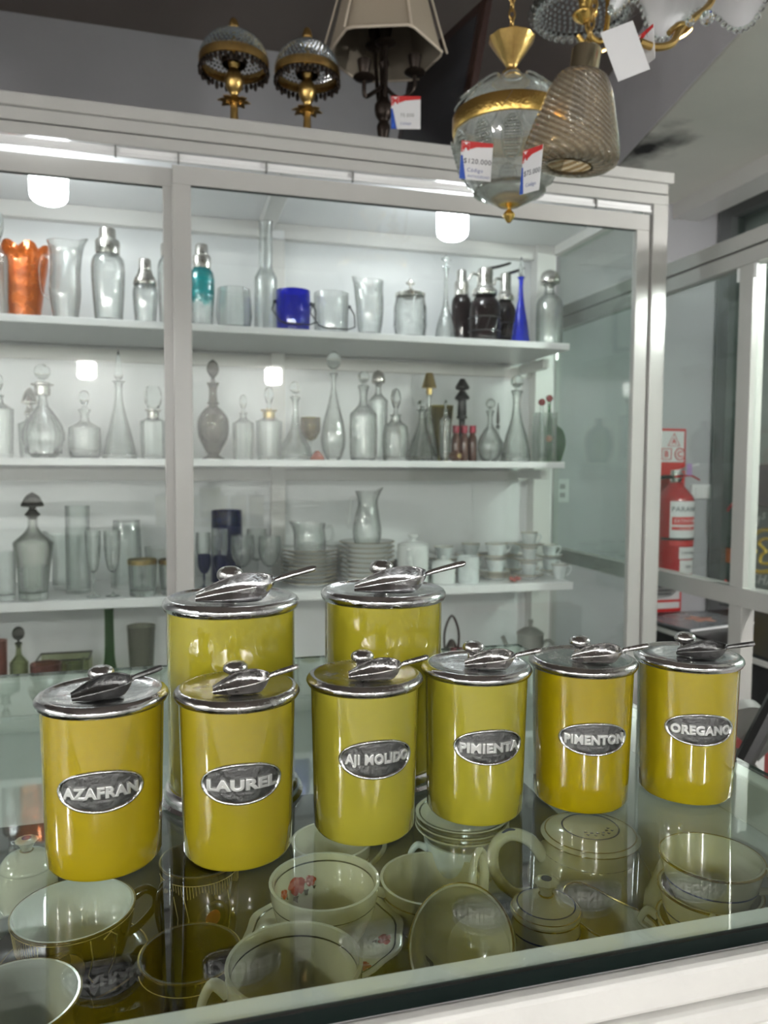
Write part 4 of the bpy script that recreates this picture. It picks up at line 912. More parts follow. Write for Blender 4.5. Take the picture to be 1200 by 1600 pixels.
col(735, Z3+.0004, .033, 2, 2.575, 'at the back behind the cream jug')
P = at(774, 900, Y=2.40); zz = Z3+.0004
for k in range(3):
    saucer((P.x, P.y, zz+k*.0075), .052, 'white saucer, %s in the pile of three under the cups' % ('lowest', 'middle', 'topmost')[k], group='piled saucers')
zz += 2*.0075+.0046
cup((P.x, P.y, zz), .036, .050, 'printed white cup standing on the pile of three saucers', .6, rim=GOLDTRIM)
saucer((P.x, P.y, zz+.0512), .062, 'gilt-edged saucer resting on the cup above the saucer pile')
cup((P.x, P.y, zz+.0512+.0046), .037, .046, 'white coffee cup on top of the saucer pile column', -.1, rim=GOLDTRIM)
col(826, Z3+.0004, .029, 3, 2.40, 'second from the right end')
col(801, Z3+.0004, .027, 2, 2.56, 'at the back behind the red flowers')
P = at(858, 900, Y=2.50)
saucer((P.x, P.y, Z3+.0004), .045, 'white saucer under the back right cup column')
cup((P.x, P.y, Z3+.005), .028, .046, 'printed white cup under the raised saucer, back right', -.2)
saucer((P.x, P.y, Z3+.0518), .050, 'white saucer carried by a cup, back right of the shelf')
cup((P.x, P.y, Z3+.0564), .029, .046, 'white coffee cup on the raised saucer, back right of the shelf', -.2, rim=GOLDTRIM)
P = at(876, 900, Y=2.35)
cup((P.x-.004, P.y, Z3+.0004), .029, .050, 'white coffee cup standing alone at the right end of the shelf', -.15, rim=GOLDTRIM)
P = at(806, 905, Y=2.315)
t = thing('china_flowers', 'small cluster of red china flowers lying on the shelf edge', 'ornament', (P.x, P.y, Z3+.0004))
for k in range(6):
    a = k*1.05; mb = MB(); c = Vector((.016*math.cos(a)*(1 if k else 0), .009*math.sin(a), .008+.004*(k % 2)))
    mb.lathe([(0, -.006), (.006, -.005), (.009, .001), (.006, .004), (.007, .006), (.003, .004), (0, .005)], 9, lambda th, f, r, z: (r*(1+.15*math.cos(5*th)), z), M=Matrix.Translation(c)); mb.build('flower', pbr('red_china_flower', (.35, .08, .06), .25, coat=.5, var=.5, vscale=90) if k == 0 else bpy.data.materials['red_china_flower'], t)

# lowest shelf
decanter(156, 190, 950, 950, 2.38, 4, 'longneck', None, 'tall slender dark green glass bottle on the lowest shelf', DKGREEN, cat='bottle', name='green_bottle', wall=.004)
tumbler(200, 245, 977, 2.38, 4, 'tall grey flared glass vase, right of the green bottle', GREYT, taper=.62, base=.02, name='glass_vase', cat='vase')
decanter(18, 46, 979, 1006, 2.40, 4, 'tallsq', 'ball', 'slim olive glass decanter with ball stopper on the lowest shelf', OLIVE, smat=SMOKES)
P, R, H = spot(64, 142, 1024, 2.50, Z4+.0004)
t = thing('glass_box', 'square dark-rimmed glass box at the left of the lowest shelf', 'box', P)
s_ = R; mb = MB()
for a, b in (((-s_, -.05), (s_, -.05)), ((-s_, .05), (s_, .05)), ((-s_, -.05), (-s_, .05)), ((s_, -.05), (s_, .05))):
    MB().tube([(a[0], a[1], H-.003), (b[0], b[1], H-.003)], .0028, 6).build('rim', WIRE, t)
MB().box((-s_, -.05, 0), (s_, .05, .006)).build('base', GREYP, t)
MB().box((-s_, -.052, 0), (s_, -.049, H-.005)).build('pane', OLIVE, t); MB().box((-s_, .049, 0), (s_, .052, H-.005)).build('pane', OLIVE, t)
tumbler(50, 98, 1036, 2.37, 4, 'pinkish glass tumbler before the dark-rimmed box', thin_glass('pink_glass', (.75, .5, .45), (.3, .15, .13), haze=.1, hazecol=(.4, .2, .17)), taper=.9)
jug(100, 134, 1035, 2.37, 4, 'small dark wire-handled jar beside the pinkish tumbler', [(.8, 0), (.95, .1), (1, .5), (.7, .85), (.75, 1)], 0, PI, mat=OLIVE, name='jar', cat='jar')
tumbler(-12, 14, 1000, 2.40, 4, 'rose coloured glass vase at the left edge of the lowest shelf', thin_glass('rose_glass', (.7, .5, .45), (.3, .18, .16), haze=.1, hazecol=(.35, .22, .18)), taper=.8, name='glass_vase', cat='vase')
P, R, H = spot(693, 716, 962, 2.38, Z4+.0004)
t = thing('lantern', 'small dark metal lantern with wire bail on the lowest shelf', 'lantern', P)
MB().lathe(sprof([(0, 0), (R, 0), (R, .01), (R*.6, .03), (R*.5, H*.35), (R*.9, H*.45), (R*.9, H*.6), (R*.4, H*.7), (0, H*.72)], 2), 18).build('body', IRON, t)
MB().tube(spline([(-R*.9, 0, H*.5), (-R*1.05, 0, H*.8), (0, 0, H), (R*1.05, 0, H*.8), (R*.9, 0, H*.5)], 5), .004, 6).build('bail', IRON, t)
P, R, H = spot(806, 848, 968, 2.40, Z4+.0004, grow=1.5); Hb = H*.8
t = thing('grey_teapot', 'dull grey teapot with long spout and ring handle on the lowest shelf', 'pot', P)
TINC = pbr('dull_tin', (.4, .41, .38), .4, metal=.3)
MB().lathe(sprof([(0, 0), (R*.9, 0), (R, .01), (R, Hb)], 2)+[(R*.9, Hb), (0, Hb)], 28).build('body', TINC, t)
MB().lathe(sprof([(R, Hb), (R*1.03, Hb+.004), (R*.5, Hb+.02), (R*.15, Hb+.024), (R*.2, H), (0, H)], 3), 24).build('lid', TINC, t)
MB().tube(spline([(-R*.9, 0, Hb*.45), (-R*1.6, 0, Hb*.65), (-R*2.3, 0, Hb*.98)], 5), [.014]*4+[.010]*4+[.007]*3, 10).build('spout', TINC, t)
MB().tube([(R*1.5+R*.62*math.cos(a), 0, Hb*.68+R*.8*math.sin(a)) for a in [i*PI/12 for i in range(-9, 10)]], .006, 8).build('handle', TINC, t)

# ------------------------------------------------------------------ lamps and picture on top of the cabinet
ZTOP = 2.0753
def crystal_lamp(px, ytop, yrim, xr, Y, label):
    P = at(px, 190, Y=Y); dz = depth(P); top = at(px, ytop, Y=Y).z; rim = at(px, yrim, Y=Y).z; R = xr/1200*dz
    t = thing('crystal_table_lamp', label, 'lamp', (P.x, P.y, ZTOP), group='crystal dome table lamps')
    H = top-ZTOP; hr = rim-ZTOP; dome = (H-hr)*.68
    s_ = R/.09
    MB().lathe(sprof([(0, 0), (.052*s_, 0), (.05*s_, .006), (.034*s_, .018), (.03*s_, .03), (.014*s_, .04), (.012*s_, .05)], 3), 24).build('base', GOLD, t)
    zc = .122
    MB().lathe(sprof([(.012*s_, .048), (.010*s_, zc-.005), (.011*s_, zc+.02), (.02*s_, zc+.035), (.026*s_, zc+.058), (.018*s_, zc+.08), (.010*s_, zc+.09), (.016*s_, zc+.1), (.014*s_, zc+.115), (.007*s_, zc+.13), (.006*s_, H-.06), (.005*s_, H-.05)], 3), 20).build('stem', GOLD, t)
    for k in range(8):
        a = 2*PI*k/8; M = Matrix.Rotation(a, 4, 'Z') @ Matrix.Translation((.008*s_, 0, zc-.004)) @ Matrix.Rotation(-.25, 4, 'Y')
        lf = [(0, -.006, 0), (.012, -.012, .002), (.026, -.009, .0), (.036, 0, -.006), (.026, .009, .0), (.012, .012, .002), (0, .006, 0)]
        mb = MB(); mb.prism([M @ Vector((x*s_, y*s_, z)) for x, y, z in lf], (0, 0, .002)); mb.build('leaf', GOLD, t)
    mb = MB()                                   # strings of crystal beads over the dome
    nb, nr = 44, 13; rb = R*.052
    oc = [(1, 0, 0), (-1, 0, 0), (0, 1, 0), (0, -1, 0), (0, 0, 1), (0, 0, -1)]; of = [(0, 2, 4), (2, 1, 4), (1, 3, 4), (3, 0, 4), (2, 0, 5), (1, 2, 5), (3, 1, 5), (0, 3, 5)]
    for i in range(nr):
        ph = PI/2*(i+.5)/nr*.96; n = nb if ph < 1.0 else nb//2
        for k in range(n):
            a = 2*PI*(k+.5*(i % 2))/n; c = Vector((R*math.cos(ph)*math.cos(a), R*math.cos(ph)*math.sin(a), hr+dome*math.sin(ph)))
            mb.add([c+Vector(v)*rb for v in oc], of)
    stuff(mb.build('crystal_beads', BEADS, t, smooth=0))
    MB().lathe([(R*.95, hr-.012), (R*1.03, hr-.012), (R*1.04, hr), (R*1.03, hr+.01), (R*.97, hr+.012), (R*.95, hr)], 40).build('rim_band', GOLD, t)
    mb = MB()
    for k in range(40):
        a = 2*PI*k/40; l = .018+.008*(k % 2); c = Vector((R*math.cos(a), R*math.sin(a), hr-.012-l*.5)); mb.ball(c, .006, 6, 4, (1, 1, l/.012))
    stuff(mb.build('fringe', IRON, t))
    MB().lathe([(R*.35, hr-.006), (R*.4, hr+.006), (0, hr+.012)], 20).build('lamp_socket', IRON, t)
    MB().lathe(sprof([(.02*s_, hr+dome*.98), (.022*s_, hr+dome*1.02), (.008*s_, hr+dome*1.06), (.010*s_, hr+dome*1.1), (.015*s_, hr+dome*1.15), (.010*s_, H-.008), (.003, H), (0, H)], 3), 16).build('finial', GOLD, t)
crystal_lamp(366, 28, 99, 52, 2.22, 'gilt table lamp with crystal bead dome, left one on the cabinet')
crystal_lamp(480, 43, 116, 49, 2.22, 'gilt table lamp with crystal bead dome, beside the candelabra lamp')

P = at(599, 200, Y=2.22); dz = depth(P); Yc = 2.22
t = thing('candelabra_lamp', 'dark bronze candelabra lamp with large cream fabric shade on the cabinet top', 'lamp', (P.x, P.y, ZTOP))
zz = lambda y: at(599, y, Y=Yc).z-ZTOP
MB().lathe(sprof([(0, 0), (.06, 0), (.058, .01), (.03, .03), (.016, .045), (.012, .06), (.020, zz(200)), (.014, zz(190)), (.024, zz(180)), (.026, zz(165)), (.014, zz(152)), (.012, zz(110)), (.016, zz(100)), (.012, zz(90)), (.010, zz(60)), (.006, zz(20)), (.004, zz(-60))], 3), 16).build('stem', IRON, t)
for (cx, cy, dy, lab) in ((569, 120, -.07, 0), (648, 112, -.04, 0), (586, 72, .05, 0), (603, 66, -.02, 0)):
    q = at(cx, cy, Y=Yc+dy); q = Vector((q.x-P.x, dy, q.z-ZTOP)); z0 = zz(150)
    mb = MB(); mb.tube(spline([(0, 0, z0+.03), (q.x*.5, q.y*.5, z0-.01), (q.x*.95, q.y*.95, q.z-.05), (q.x, q.y, q.z-.01)], 6), .006, 8)
    arm = mb.build('arm', IRON, t)
    MB().lathe(sprof([(.004, -.012), (.028, -.006), (.03, 0), (.012, .004), (.014, .012), (.018, .03), (.02, .044), (.012, .046), (0, .046)], 2), 14).build('candle_cup', IRON, arm, q)
sr = 88/1200*dz*.97; zb = zz(86); zt = zz(-120)
pr = [(sr, zb), (sr*.99, zb+.004), (sr*.86, zb+(zt-zb)*.22), (sr*.70, zb+(zt-zb)*.5), (sr*.55, zb+(zt-zb)*.8), (sr*.5, zt)]
hexa = lambda th, f, r, z: (r*.93/math.cos(((th+.35) % (PI/3))-PI/6), z)
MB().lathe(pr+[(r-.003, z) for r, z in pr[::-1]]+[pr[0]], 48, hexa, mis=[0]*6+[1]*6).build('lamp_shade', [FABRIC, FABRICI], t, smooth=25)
for k in range(6):
    a = 2*PI*k/6-.35; MB().tube([((r/.93*.93/math.cos(PI/6)+.001)*math.cos(a), (r*1/math.cos(PI/6)*.93+.001)*math.sin(a), z) for r, z in pr], .003, 6).build('piping', PIPING, t)
rimp = []
for k in range(48):
    a = 2*PI*k/48; r = sr*.93/math.cos(((a+.35) % (PI/3))-PI/6)+.001; rimp.append((r*math.cos(a), r*math.sin(a), zb))
MB().tube(rimp, .004, 6, closed=True).build('piping', PIPING, t)

def price_tag(M, w, h, label, lines, logo=True, blank=False, string=None):
    """a white shop ticket, face in local XY (x right, y up, z to the viewer)"""
    t = thing('price_tag', label, 'tag', M.translation, group='price tags'); t.matrix_world = M
    mb = MB(); mb.prism([(-w/2, -h/2, -.0004), (w/2, -h/2, -.0004), (w/2, h/2, -.0004), (-w/2, h/2, -.0004)], (0, 0, .0008)); mb.build('card', PAPER, t, smooth=0)
    if not blank:
        mb = MB(); mb.prism([(-w/2, h/2, .0005), (w/2, h/2, .0005), (w/2, h*.40, .0005), (-w*.02, h*.36, .0005), (-w/2, h*.20, .0005)][::-1], (0, 0, .0002)); mb.build('red_band', REDC, t, smooth=0)
        mb = MB(); mb.prism([(-w/2, h*.12, .0005), (-w*.44, h*.12, .0005), (-w*.30, -h/2, .0005), (-w/2, -h/2, .0005)], (0, 0, .0002)); mb.build('blue_band', BLUEC, t, smooth=0)
        mb = MB().box((-w*.47, h*.24, .0007), (-w*.24, h*.47, .0009)); mb.build('logo_ground', PAPER, t, smooth=0)
        mb = MB(); add_text(mb, 'M', h*.26, Matrix.Translation((-w*.355, h*.355, .0010)), extrude=.0001, offset=h*.012); mb.build('logo', REDC, t, smooth=0)
        for s_, size, x, y, m_ in lines:
            mb = MB(); add_text(mb, s_, h*size, Matrix.Translation((x*w, y*h, .0006)), extrude=.0001); mb.build('writing', m_, t, smooth=0)
    if string: MB().tube([M.inverted() @ Vector(p) for p in string], .0003, 5).build('string', INK, t)
    return t
def tagM(px, py, Y, yaw=0, roll=0, pitch=0):
    return Matrix.Translation(at(px, py, Y=Y)) @ Matrix.Rotation(-YAW+yaw, 4, 'Z') @ Matrix.Rotation(roll, 4, 'Y') @ Matrix.Rotation(PI/2+pitch, 4, 'X')
M = tagM(634, 176, 2.10); k = depth(M.translation)/1200
price_tag(M, 46*k, 50*k, 'white price tag hanging on the candelabra lamp', [('75.000', .15, .05, -.08, GREYP), ('Código', .11, 0, -.34, INKB)], string=[M @ Vector((0, 25*k, 0)), at(640, 120, Y=Yc-.045)])

A_ = at(760, -8, Y=2.12); B_ = at(716, 240, Y=2.14); D_ = at(640, 108, Y=2.56)
up_ = (A_-B_); up_.z = A_.z-ZTOP-.002; 
B2 = Vector((A_.x-(A_.x-B_.x)*((A_.z-ZTOP-.002)/(A_.z-B_.z)), B_.y, ZTOP+.002))
hv = (A_-B2); wv = Vector((D_.x-A_.x, D_.y-A_.y, 0))
t = thing('framed_picture', 'large dark framed picture standing on edge at the right of the cabinet top', 'picture', B2)
nv = wv.cross(hv).normalized()*.02
if nv.x > 0: nv = -nv
mb = lambda: MB()
W_, H_ = wv.length, hv.length; wu, hu = wv.normalized(), hv.normalized(); fw = .035
def pbox(a0, a1, b0, b1, th): 
    m_ = MB(); m_.prism([wu*a0+hu*b0, wu*a1+hu*b0, wu*a1+hu*b1, wu*a0+hu*b1], -nv.normalized()*th); return m_
for a0, a1, b0, b1 in ((0, fw, 0, H_), (W_-fw, W_, 0, H_), (fw, W_-fw, 0, fw), (fw, W_-fw, H_-fw, H_)):
    pbox(a0, a1, b0, b1, .025).build('frame_rail', PICFRAME, t, nv.normalized()*.0, smooth=0, bevel=.003)
pbox(fw, W_-fw, fw, H_-fw, .012).build('picture_panel', PICGLASS, t, smooth=0)

# ------------------------------------------------------------------ hanging lamps
LINK = None
def chain(parent, a, b, mat, r=.011, wire=.0022):
    """links one by one from a up to b, in the parent's own space"""
    a, b = Vector(a), Vector(b); L_ = (b-a).length; n = max(2, int(L_/(r*1.55))); d = (b-a).normalized(); q = d.to_track_quat('Z', 'Y')
    me = None
    for i in range(n):
        c = a+(b-a)*((i+.5)/n)
        if me is None:
            ob = MB().tube([(r*.55*math.cos(t_), 0, r*1.0*math.sin(t_)) for t_ in [2*PI*j/12 for j in range(12)]], wire, 6, closed=True).build('chain_link', mat, parent); me = ob.data
        else: ob = bpy.data.objects.new('chain_link', me); COL.objects.link(ob); ob.parent = parent
        ob.location = c; ob.rotation_mode = 'QUATERNION'; ob.rotation_quaternion = q @ Matrix.Rotation(PI/2*(i % 2), 4, 'Z').to_quaternion()
Yg = 1.5; P = at(797, 225, Y=Yg); dz = depth(P); k = dz/1200; Rg = 88*k*.985
g0 = thing('globe_pendant', 'cut glass globe pendant with gilt band and finial hanging before the cabinet', 'lamp', P)
gz = lambda y: at(797, y, Y=Yg).z-P.z
zt, zb = gz(128), gz(322)
pr = [(Rg*.33, zt), (Rg*.55, zt-.012), (Rg*.82, gz(160)), (Rg*.97, gz(190)), (Rg, gz(215)), (Rg*.93, gz(250)), (Rg*.74, gz(285)), (Rg*.48, gz(308)), (Rg*.2, zb)]
GLOBE = thin_glass('etched_globe_glass', (.80, .83, .81), (.34, .37, .36), edge_pow=2.2, haze=.25, hazecol=(.8, .83, .8), rough=.06, bump=.6, bscale=35)
blend_refraction(GLOBE, .2)
MB().lathe(sprof(pr[::-1], 4), 48, ribs(16, .012)).build('globe', GLOBE, g0)
for kx in range(12):                             # cut panels standing proud of the glass
    a = 2*PI*kx/12+.13
    for (yc, rr, w_, h_) in ((153, .80, .16, .030), (248, .945, .17, .040)):
        m_ = MB(); n = 14; ring = []
        ph = math.atan2(Rg*rr, gz(yc)); c = Vector((Rg*rr*1.0, 0, gz(yc)))
        nrm = Vector((Rg*rr, 0, gz(yc)*1.1)).normalized(); tg = Vector((0, 1, 0)); up2 = nrm.cross(tg)
        pts = []
        for j in range(n): q = 2*PI*j/n; pts.append(c+tg*(Rg*w_*math.cos(q))+up2*(h_*math.sin(q))+nrm*(.001-.5*(Rg*w_*math.cos(q))**2/Rg))
        m_.tube(pts, .0022, 5, closed=True); m_.build('cut_oval', FROST, g0, rot=(0, 0, a))
        if yc == 248:
            m_ = MB()
            for iu in range(-2, 3):
                for iv in range(-3, 4):
                    if (iu/2.6)**2+(iv/3.6)**2 < 1: m_.ball(c+tg*(Rg*w_*.30*iu)+up2*(h_*.25*iv)+nrm*.0008, .0042, 6, 4)
            stuff(m_.build('diamond_cutting', GLB, g0, rot=(0, 0, a)))
zba = gz(196)
MB().lathe([(Rg*.985, zba-.019), (Rg*1.03, zba-.018), (Rg*1.045, zba-.012), (Rg*1.045, zba+.012), (Rg*1.02, zba+.018), (Rg*.96, zba+.019)], 48).build('gilt_band', GOLDB, g0)
MB().lathe(sprof([(Rg*.34, zt-.002), (.016, zt+.004), (.011, gz(118)), (.018, gz(113)), (.010, gz(108)), (.014, gz(100)), (.030, gz(82)), (.043, gz(66)), (.046, gz(60)), (.030, gz(58)), (.006, gz(55))], 3), 28, ribs(18, .03)).build('canopy', GOLD, g0)
MB().lathe(sprof([(.004, gz(348)), (.011, gz(340)), (.012, gz(335)), (.004, gz(327)), (.010, gz(324)), (.034, gz(316)), (.038, gz(311)), (.03, gz(306))], 3), 24).build('finial', GOLDB, g0)
MB().lathe([(.075, gz(302)), (.070, gz(295)), (.03, gz(290)), (.004, gz(288))], 20).build('bottom_plate', CHROME, g0)
chain(g0, (0, 0, gz(56)), (0, 0, ZCEIL-P.z-.03), GOLD)
MB().lathe([(0, ZCEIL-P.z-.0005), (.05, ZCEIL-P.z-.0005), (.045, ZCEIL-P.z-.02), (.01, ZCEIL-P.z-.032), (0, ZCEIL-P.z-.032)], 20).build('ceiling_rose', GOLD, g0)
M = tagM(744, 252, Yg-.155, yaw=.1, roll=.06); k2 = depth(M.translation)/1200
price_tag(M, 50*k2, 58*k2, 'white price tag reading 120.000 on the globe pendant', [('$120.000', .19, .04, -.02, INK), ('Código', .14, -.02, -.26, INKB), ('ANTIGÜEDAD', .09, .1, -.40, INKB)], string=[M @ Vector((0, 29*k2, 0)), P+Vector((-.05, -.12, zba+.01))])

Yb_ = 1.16; P = at(900, 190, Y=Yb_); dz = depth(P); k = dz/1200
g1 = thing('bell_pendant', 'amber swirled glass bell pendant with brass cap beside the globe', 'lamp', P)
g1.rotation_euler = (.10, .10, 0)
bz = lambda y: at(900, y, Y=Yb_).z-P.z
r_ = lambda px: px*k*.985
pr = [(r_(30), bz(119)), (r_(38), bz(122)), (r_(50), bz(145)), (r_(60), bz(180)), (r_(70), bz(215)), (r_(75), bz(240)), (r_(73), bz(250)), (r_(62), bz(258)), (r_(42), bz(260)), (r_(36), bz(258))]
sw = lambda th, f, r, z: (r*(1+.008*math.cos(22*th)), z)
pr = sprof(pr[::-1], 4)
MB().lathe(pr+[(r-.0022, z+.001) for r, z in pr[::-1]], 88, sw).build('glass_shade', AMBER, g1)
MB().tube([(r_(36)*math.cos(a), r_(36)*math.sin(a), bz(259)) for a in [2*PI*i/32 for i in range(32)]], .0022, 6, closed=True).build('opening_ring', thin_glass('amber_rim', (.5, .42, .25), (.25, .18, .08)), g1)
BRASS = pbr('pale_brass', (.50, .44, .30), .22, metal=1)
MB().lathe([(r_(10), bz(120)), (r_(25), bz(121)), (r_(25.5), bz(119)), (r_(22.5), bz(116)), (r_(22.5), bz(80)), (r_(20), bz(77)), (0, bz(77))], 30).build('cap', BRASS, g1, smooth=30)
MB().lathe([(0, bz(185)), (r_(13), bz(184)), (r_(13), bz(121))], 18).build('lamp_socket', IRON, g1)
chain(g1, (0, 0, bz(77)), (.02, .02, ZCEIL-P.z+.005), GOLD, r=.009)
M = tagM(830, 266, Yb_-.02, yaw=-1.05, roll=.12); k2 = depth(M.translation)/1200
price_tag(M, 46*k2, 66*k2, 'narrow price tag seen edge-on, hanging on the bell pendant', [('$75.000', .17, .06, -.05, INK), ('Código', .12, .05, -.33, INKB)], string=[M @ Vector((0, 33*k2, 0)), at(835, 205, Y=Yb_)])

# crystal basket chandelier, top edge of the picture
Yk = 1.52; P = at(908, 18, Y=Yk); dz = depth(P); k = dz/1200; Rk = 76*k
g2 = thing('crystal_chandelier', 'gilt chandelier with beaded crystal basket above the bell pendant', 'chandelier', P)
mb = MB()
for i in range(11):
    ph = PI/2*(i+.3)/11; n = max(6, int(46*math.cos(ph)))
    for j in range(n):
        a = 2*PI*(j+.5*(i % 2))/n; mb.ball((Rk*.92*math.cos(ph)*math.cos(a), Rk*.92*math.cos(ph)*math.sin(a), Rk*.5*math.sin(ph)), .0042, 6, 4)
stuff(mb.build('bead_basket', BEADS, g2))
for zr, rr, nb, rb in ((0, 1.0, 34, .0085), (-.012, .9, 34, .006)):
    m_ = None
    for j in range(nb):
        a = 2*PI*j/nb; pos = (Rk*rr*math.cos(a), Rk*rr*math.sin(a), zr)
        if m_ is None: ob = MB().ball((0, 0, 0), rb, 8, 6).build('crystal_drop', GSOLID, g2, pos, smooth=0); m_ = ob.data
        else: ob = bpy.data.objects.new('crystal_drop', m_); COL.objects.link(ob); ob.parent = g2; ob.location = pos
MB().tube([(Rk*.96*math.cos(a), Rk*.96*math.sin(a), .006) for a in [2*PI*i/40 for i in range(40)]], .004, 6, closed=True).build('rim', IRON, g2)
loc = lambda px, py, Y: at(px, py, Y=Y)-P
MB().tube(spline([loc(948, -30, Yk-.12), loc(950, 20, Yk-.13), loc(942, 62, Yk-.13), loc(925, 58, Yk-.13), loc(916, 30, Yk-.13), loc(912, -40, Yk-.1)], 6), .0055, 8).build('arm', GOLDB, g2)
MB().tube(spline([loc(902, 55, Yk-.13), loc(918, 74, Yk-.13), loc(938, 80, Yk-.13), loc(955, 70, Yk-.12)], 6), .005, 8).build('arm', GOLDB, g2)
MB().lathe(sprof([(.004, -.016), (.012, -.012), (.022, -.004), (.024, .002), (.012, .004), (.011, .012), (.013, .03), (0, .03)], 3), 18).build('candle_cup', GOLDB, g2, loc(914, 24, Yk-.13))
MB().tube([(0, 0, Rk*.48), (0, 0, ZCEIL-P.z-.0005)], .006, 8).build('rod', IRON, g2)

# frosted ruffled shade on a gilt arm
Yr = 1.12; P = at(1118, -48, Y=Yr); dz = depth(P); k = dz/1200; Rr_ = 150*k
g3 = thing('ruffled_chandelier', 'gilt chandelier arm carrying a frosted glass shade with ruffled clear edge', 'chandelier', P)
RUF = thin_glass('frosted_ruffle_glass', (.85, .85, .87), (.6, .6, .62), edge_pow=1.5, haze=.75, hazecol=(.8, .8, .82), rough=.15)
def ruff(th, f, r, z):
    e = max(0, min(1, (r/Rr_-.25)/.75)); l = math.cos(7*th+2.0)
    return (r*(1+.05*e*e*l+.010*e*math.cos(84*th)), z-.022*e*e*l)
pr = sprof([(Rr_*.22, .10), (Rr_*.35, .085), (Rr_*.6, .055), (Rr_*.85, .02), (Rr_, 0)], 5)
MB().lathe(pr+[(r-.001, z+.003) for r, z in pr[::-1]], 144, ruff).build('glass_shade', RUF, g3, smooth=60)
m_ = None
for j in range(110):
    a = 2*PI*j/110; r, z = ruff(a, 1, Rr_, 0); pos = (r*math.cos(a), r*math.sin(a), z-.003)
    if m_ is None: ob = MB().ball((0, 0, 0), .0058, 8, 6).build('edge_bead', GSOLID, g3, pos); m_ = ob.data
    else: ob = bpy.data.objects.new('edge_bead', m_); COL.objects.link(ob); ob.parent = g3; ob.location = pos
loc = lambda px, py, Y: at(px, py, Y=Y)-P
MB().tube(spline([loc(1000, 66, Yr-.04), loc(1025, 74, Yr-.04), loc(1050, 68, Yr-.04), loc(1062, 48, Yr-.03), loc(1085, 28, Yr-.02), loc(1110, 5, Yr), loc(1118, -30, Yr)], 6), [.006]*37, 8).build('arm', GOLD, g3)
MB().tube(spline([loc(1045, 52, Yr-.03), loc(1062, 38, Yr-.03), loc(1078, 42, Yr-.03), loc(1070, 52, Yr-.03), loc(1056, 60, Yr-.035)], 5), .0045, 8).build('scroll', GOLD, g3)
MB().ball(loc(1105, 28, Yr-.06), .011, 10, 6).build('crystal_drop', GSOLID, g3, smooth=0)
MB().ball(loc(1078, 34, Yr-.06), .007, 10, 6).build('crystal_drop', GSOLID, g3, smooth=0)
MB().tube([(0, 0, -.02), (0, 0, ZCEIL-P.z-.0005)], .008, 10).build('rod', GOLD, g3)
MB().lathe([(Rr_*.23, .098), (Rr_*.25, .104), (Rr_*.1, .13), (.006, .14)], 24).build('shade_holder', GOLD, g3)
M = tagM(977, 80, 1.06, yaw=.1, roll=-.40); k2 = depth(M.translation)/1200
price_tag(M, 56*k2, 78*k2, 'blank white card tag hanging below the ruffled shade', [], blank=True, string=[M @ Vector((.0, 39*k2, 0)), at(1000, 20, Y=1.1), at(1012, 58, Y=Yr-.04)])
M = tagM(1010, 74, 1.09, yaw=-1.15, roll=-.1); k2 = depth(M.translation)/1200
price_tag(M, 34*k2, 54*k2, 'small folded price tag edge-on behind the blank card', [], string=[M @ Vector((.0, 27*k2, 0)), at(1012, 40, Y=1.1)])

# ------------------------------------------------------------------ right of the cabinet: partition, extinguisher, signs, shop window
t = thing('glass_partition', 'white framed glass showcase side running towards the shop window', 'showcase', (1.6, 0, 0))
def gp(name, a, b, mat=FRAME, bev=.002): return MB().box(a, b).build(name, mat, t, smooth=0, bevel=bev)
gp('top_rail', (-.02, .6, 1.825), (.03, 3.1, 1.868)); gp('top_rail', (-.015, .6, 1.776), (.03, 3.1, 1.820))
gp('middle_rail', (-.02, .6, .795), (.03, 3.1, .850))
gp('post', (-.014, 1.85, .15), (.03, 1.905, 1.776)); gp('post', (-.014, 3.04, 0), (.03, 3.1, 1.776)); gp('post', (-.014, .6, 0), (.03, .66, 1.776))
gp('bottom_rail', (-.02, .6, .1), (.03, 3.1, .15))
gp('pane', (.004, 1.905, .85), (.010, 3.04, 1.776), GLASS_S, 0); gp('pane', (.004, .66, .85), (.010, 1.85, 1.776), GLASS_S, 0)
gp('roller_bracket', (-.012, 1.84, 1.735), (-.002, 1.92, 1.775), PLASTIC)

YS = YW-.004
def onwall(x0, y0, x1, y1, Y=YS):
    a, b = at(x0, y0, Y=Y), at(x1, y1, Y=Y); return a, b
a, b = onwall(1028, 671, 1071, 714); X0, X1 = a.x-.02, at(1071, 690, Y=YS).x; ZS1 = at(1060, 670, Y=YS).z; ZS0 = at(1060, 955, Y=YS).z
t = thing('fire_safety_sign', 'tall red and white fire class A B C board on the wall behind the extinguisher', 'sign', ((X0+X1)/2, YS, (ZS0+ZS1)/2))
w_, h_ = X1-X0, ZS1-ZS0
MF = Matrix.Rotation(PI/2, 4, 'X')
def face(poly, y0, mat, name, th=.0015):
    mb = MB(); mb.prism([(x, -y0, z) for x, z in poly], (0, -th, 0)); return mb.build(name, mat, t, smooth=0)
def rect(x0, z0, x1, z1): return [(x0, z0), (x1, z0), (x1, z1), (x0, z1)]
face(rect(-w_/2, -h_/2, w_/2, h_/2), -.003, REDS, 'board', .006)
zA = h_/2; pw = w_*.80
face(rect(-w_*.40, zA-.165, w_*.44, zA-.012), .0035, SIGNW, 'white_panel')
def ring(c, pts, th, name):
    mb = MB(); mb.tube([(c[0]+x, -.0058, c[1]+z) for x, z in pts], th, 6, closed=True); mb.build(name, REDS, t)
cx_ = .02
ring((cx_, zA-.055), [(-.033, -.03), (.033, -.03), (0, .032)], .0028, 'triangle')
ring((cx_-.04, zA-.125), [(-.026, -.026), (.026, -.026), (.026, .026), (-.026, .026)], .0028, 'square')
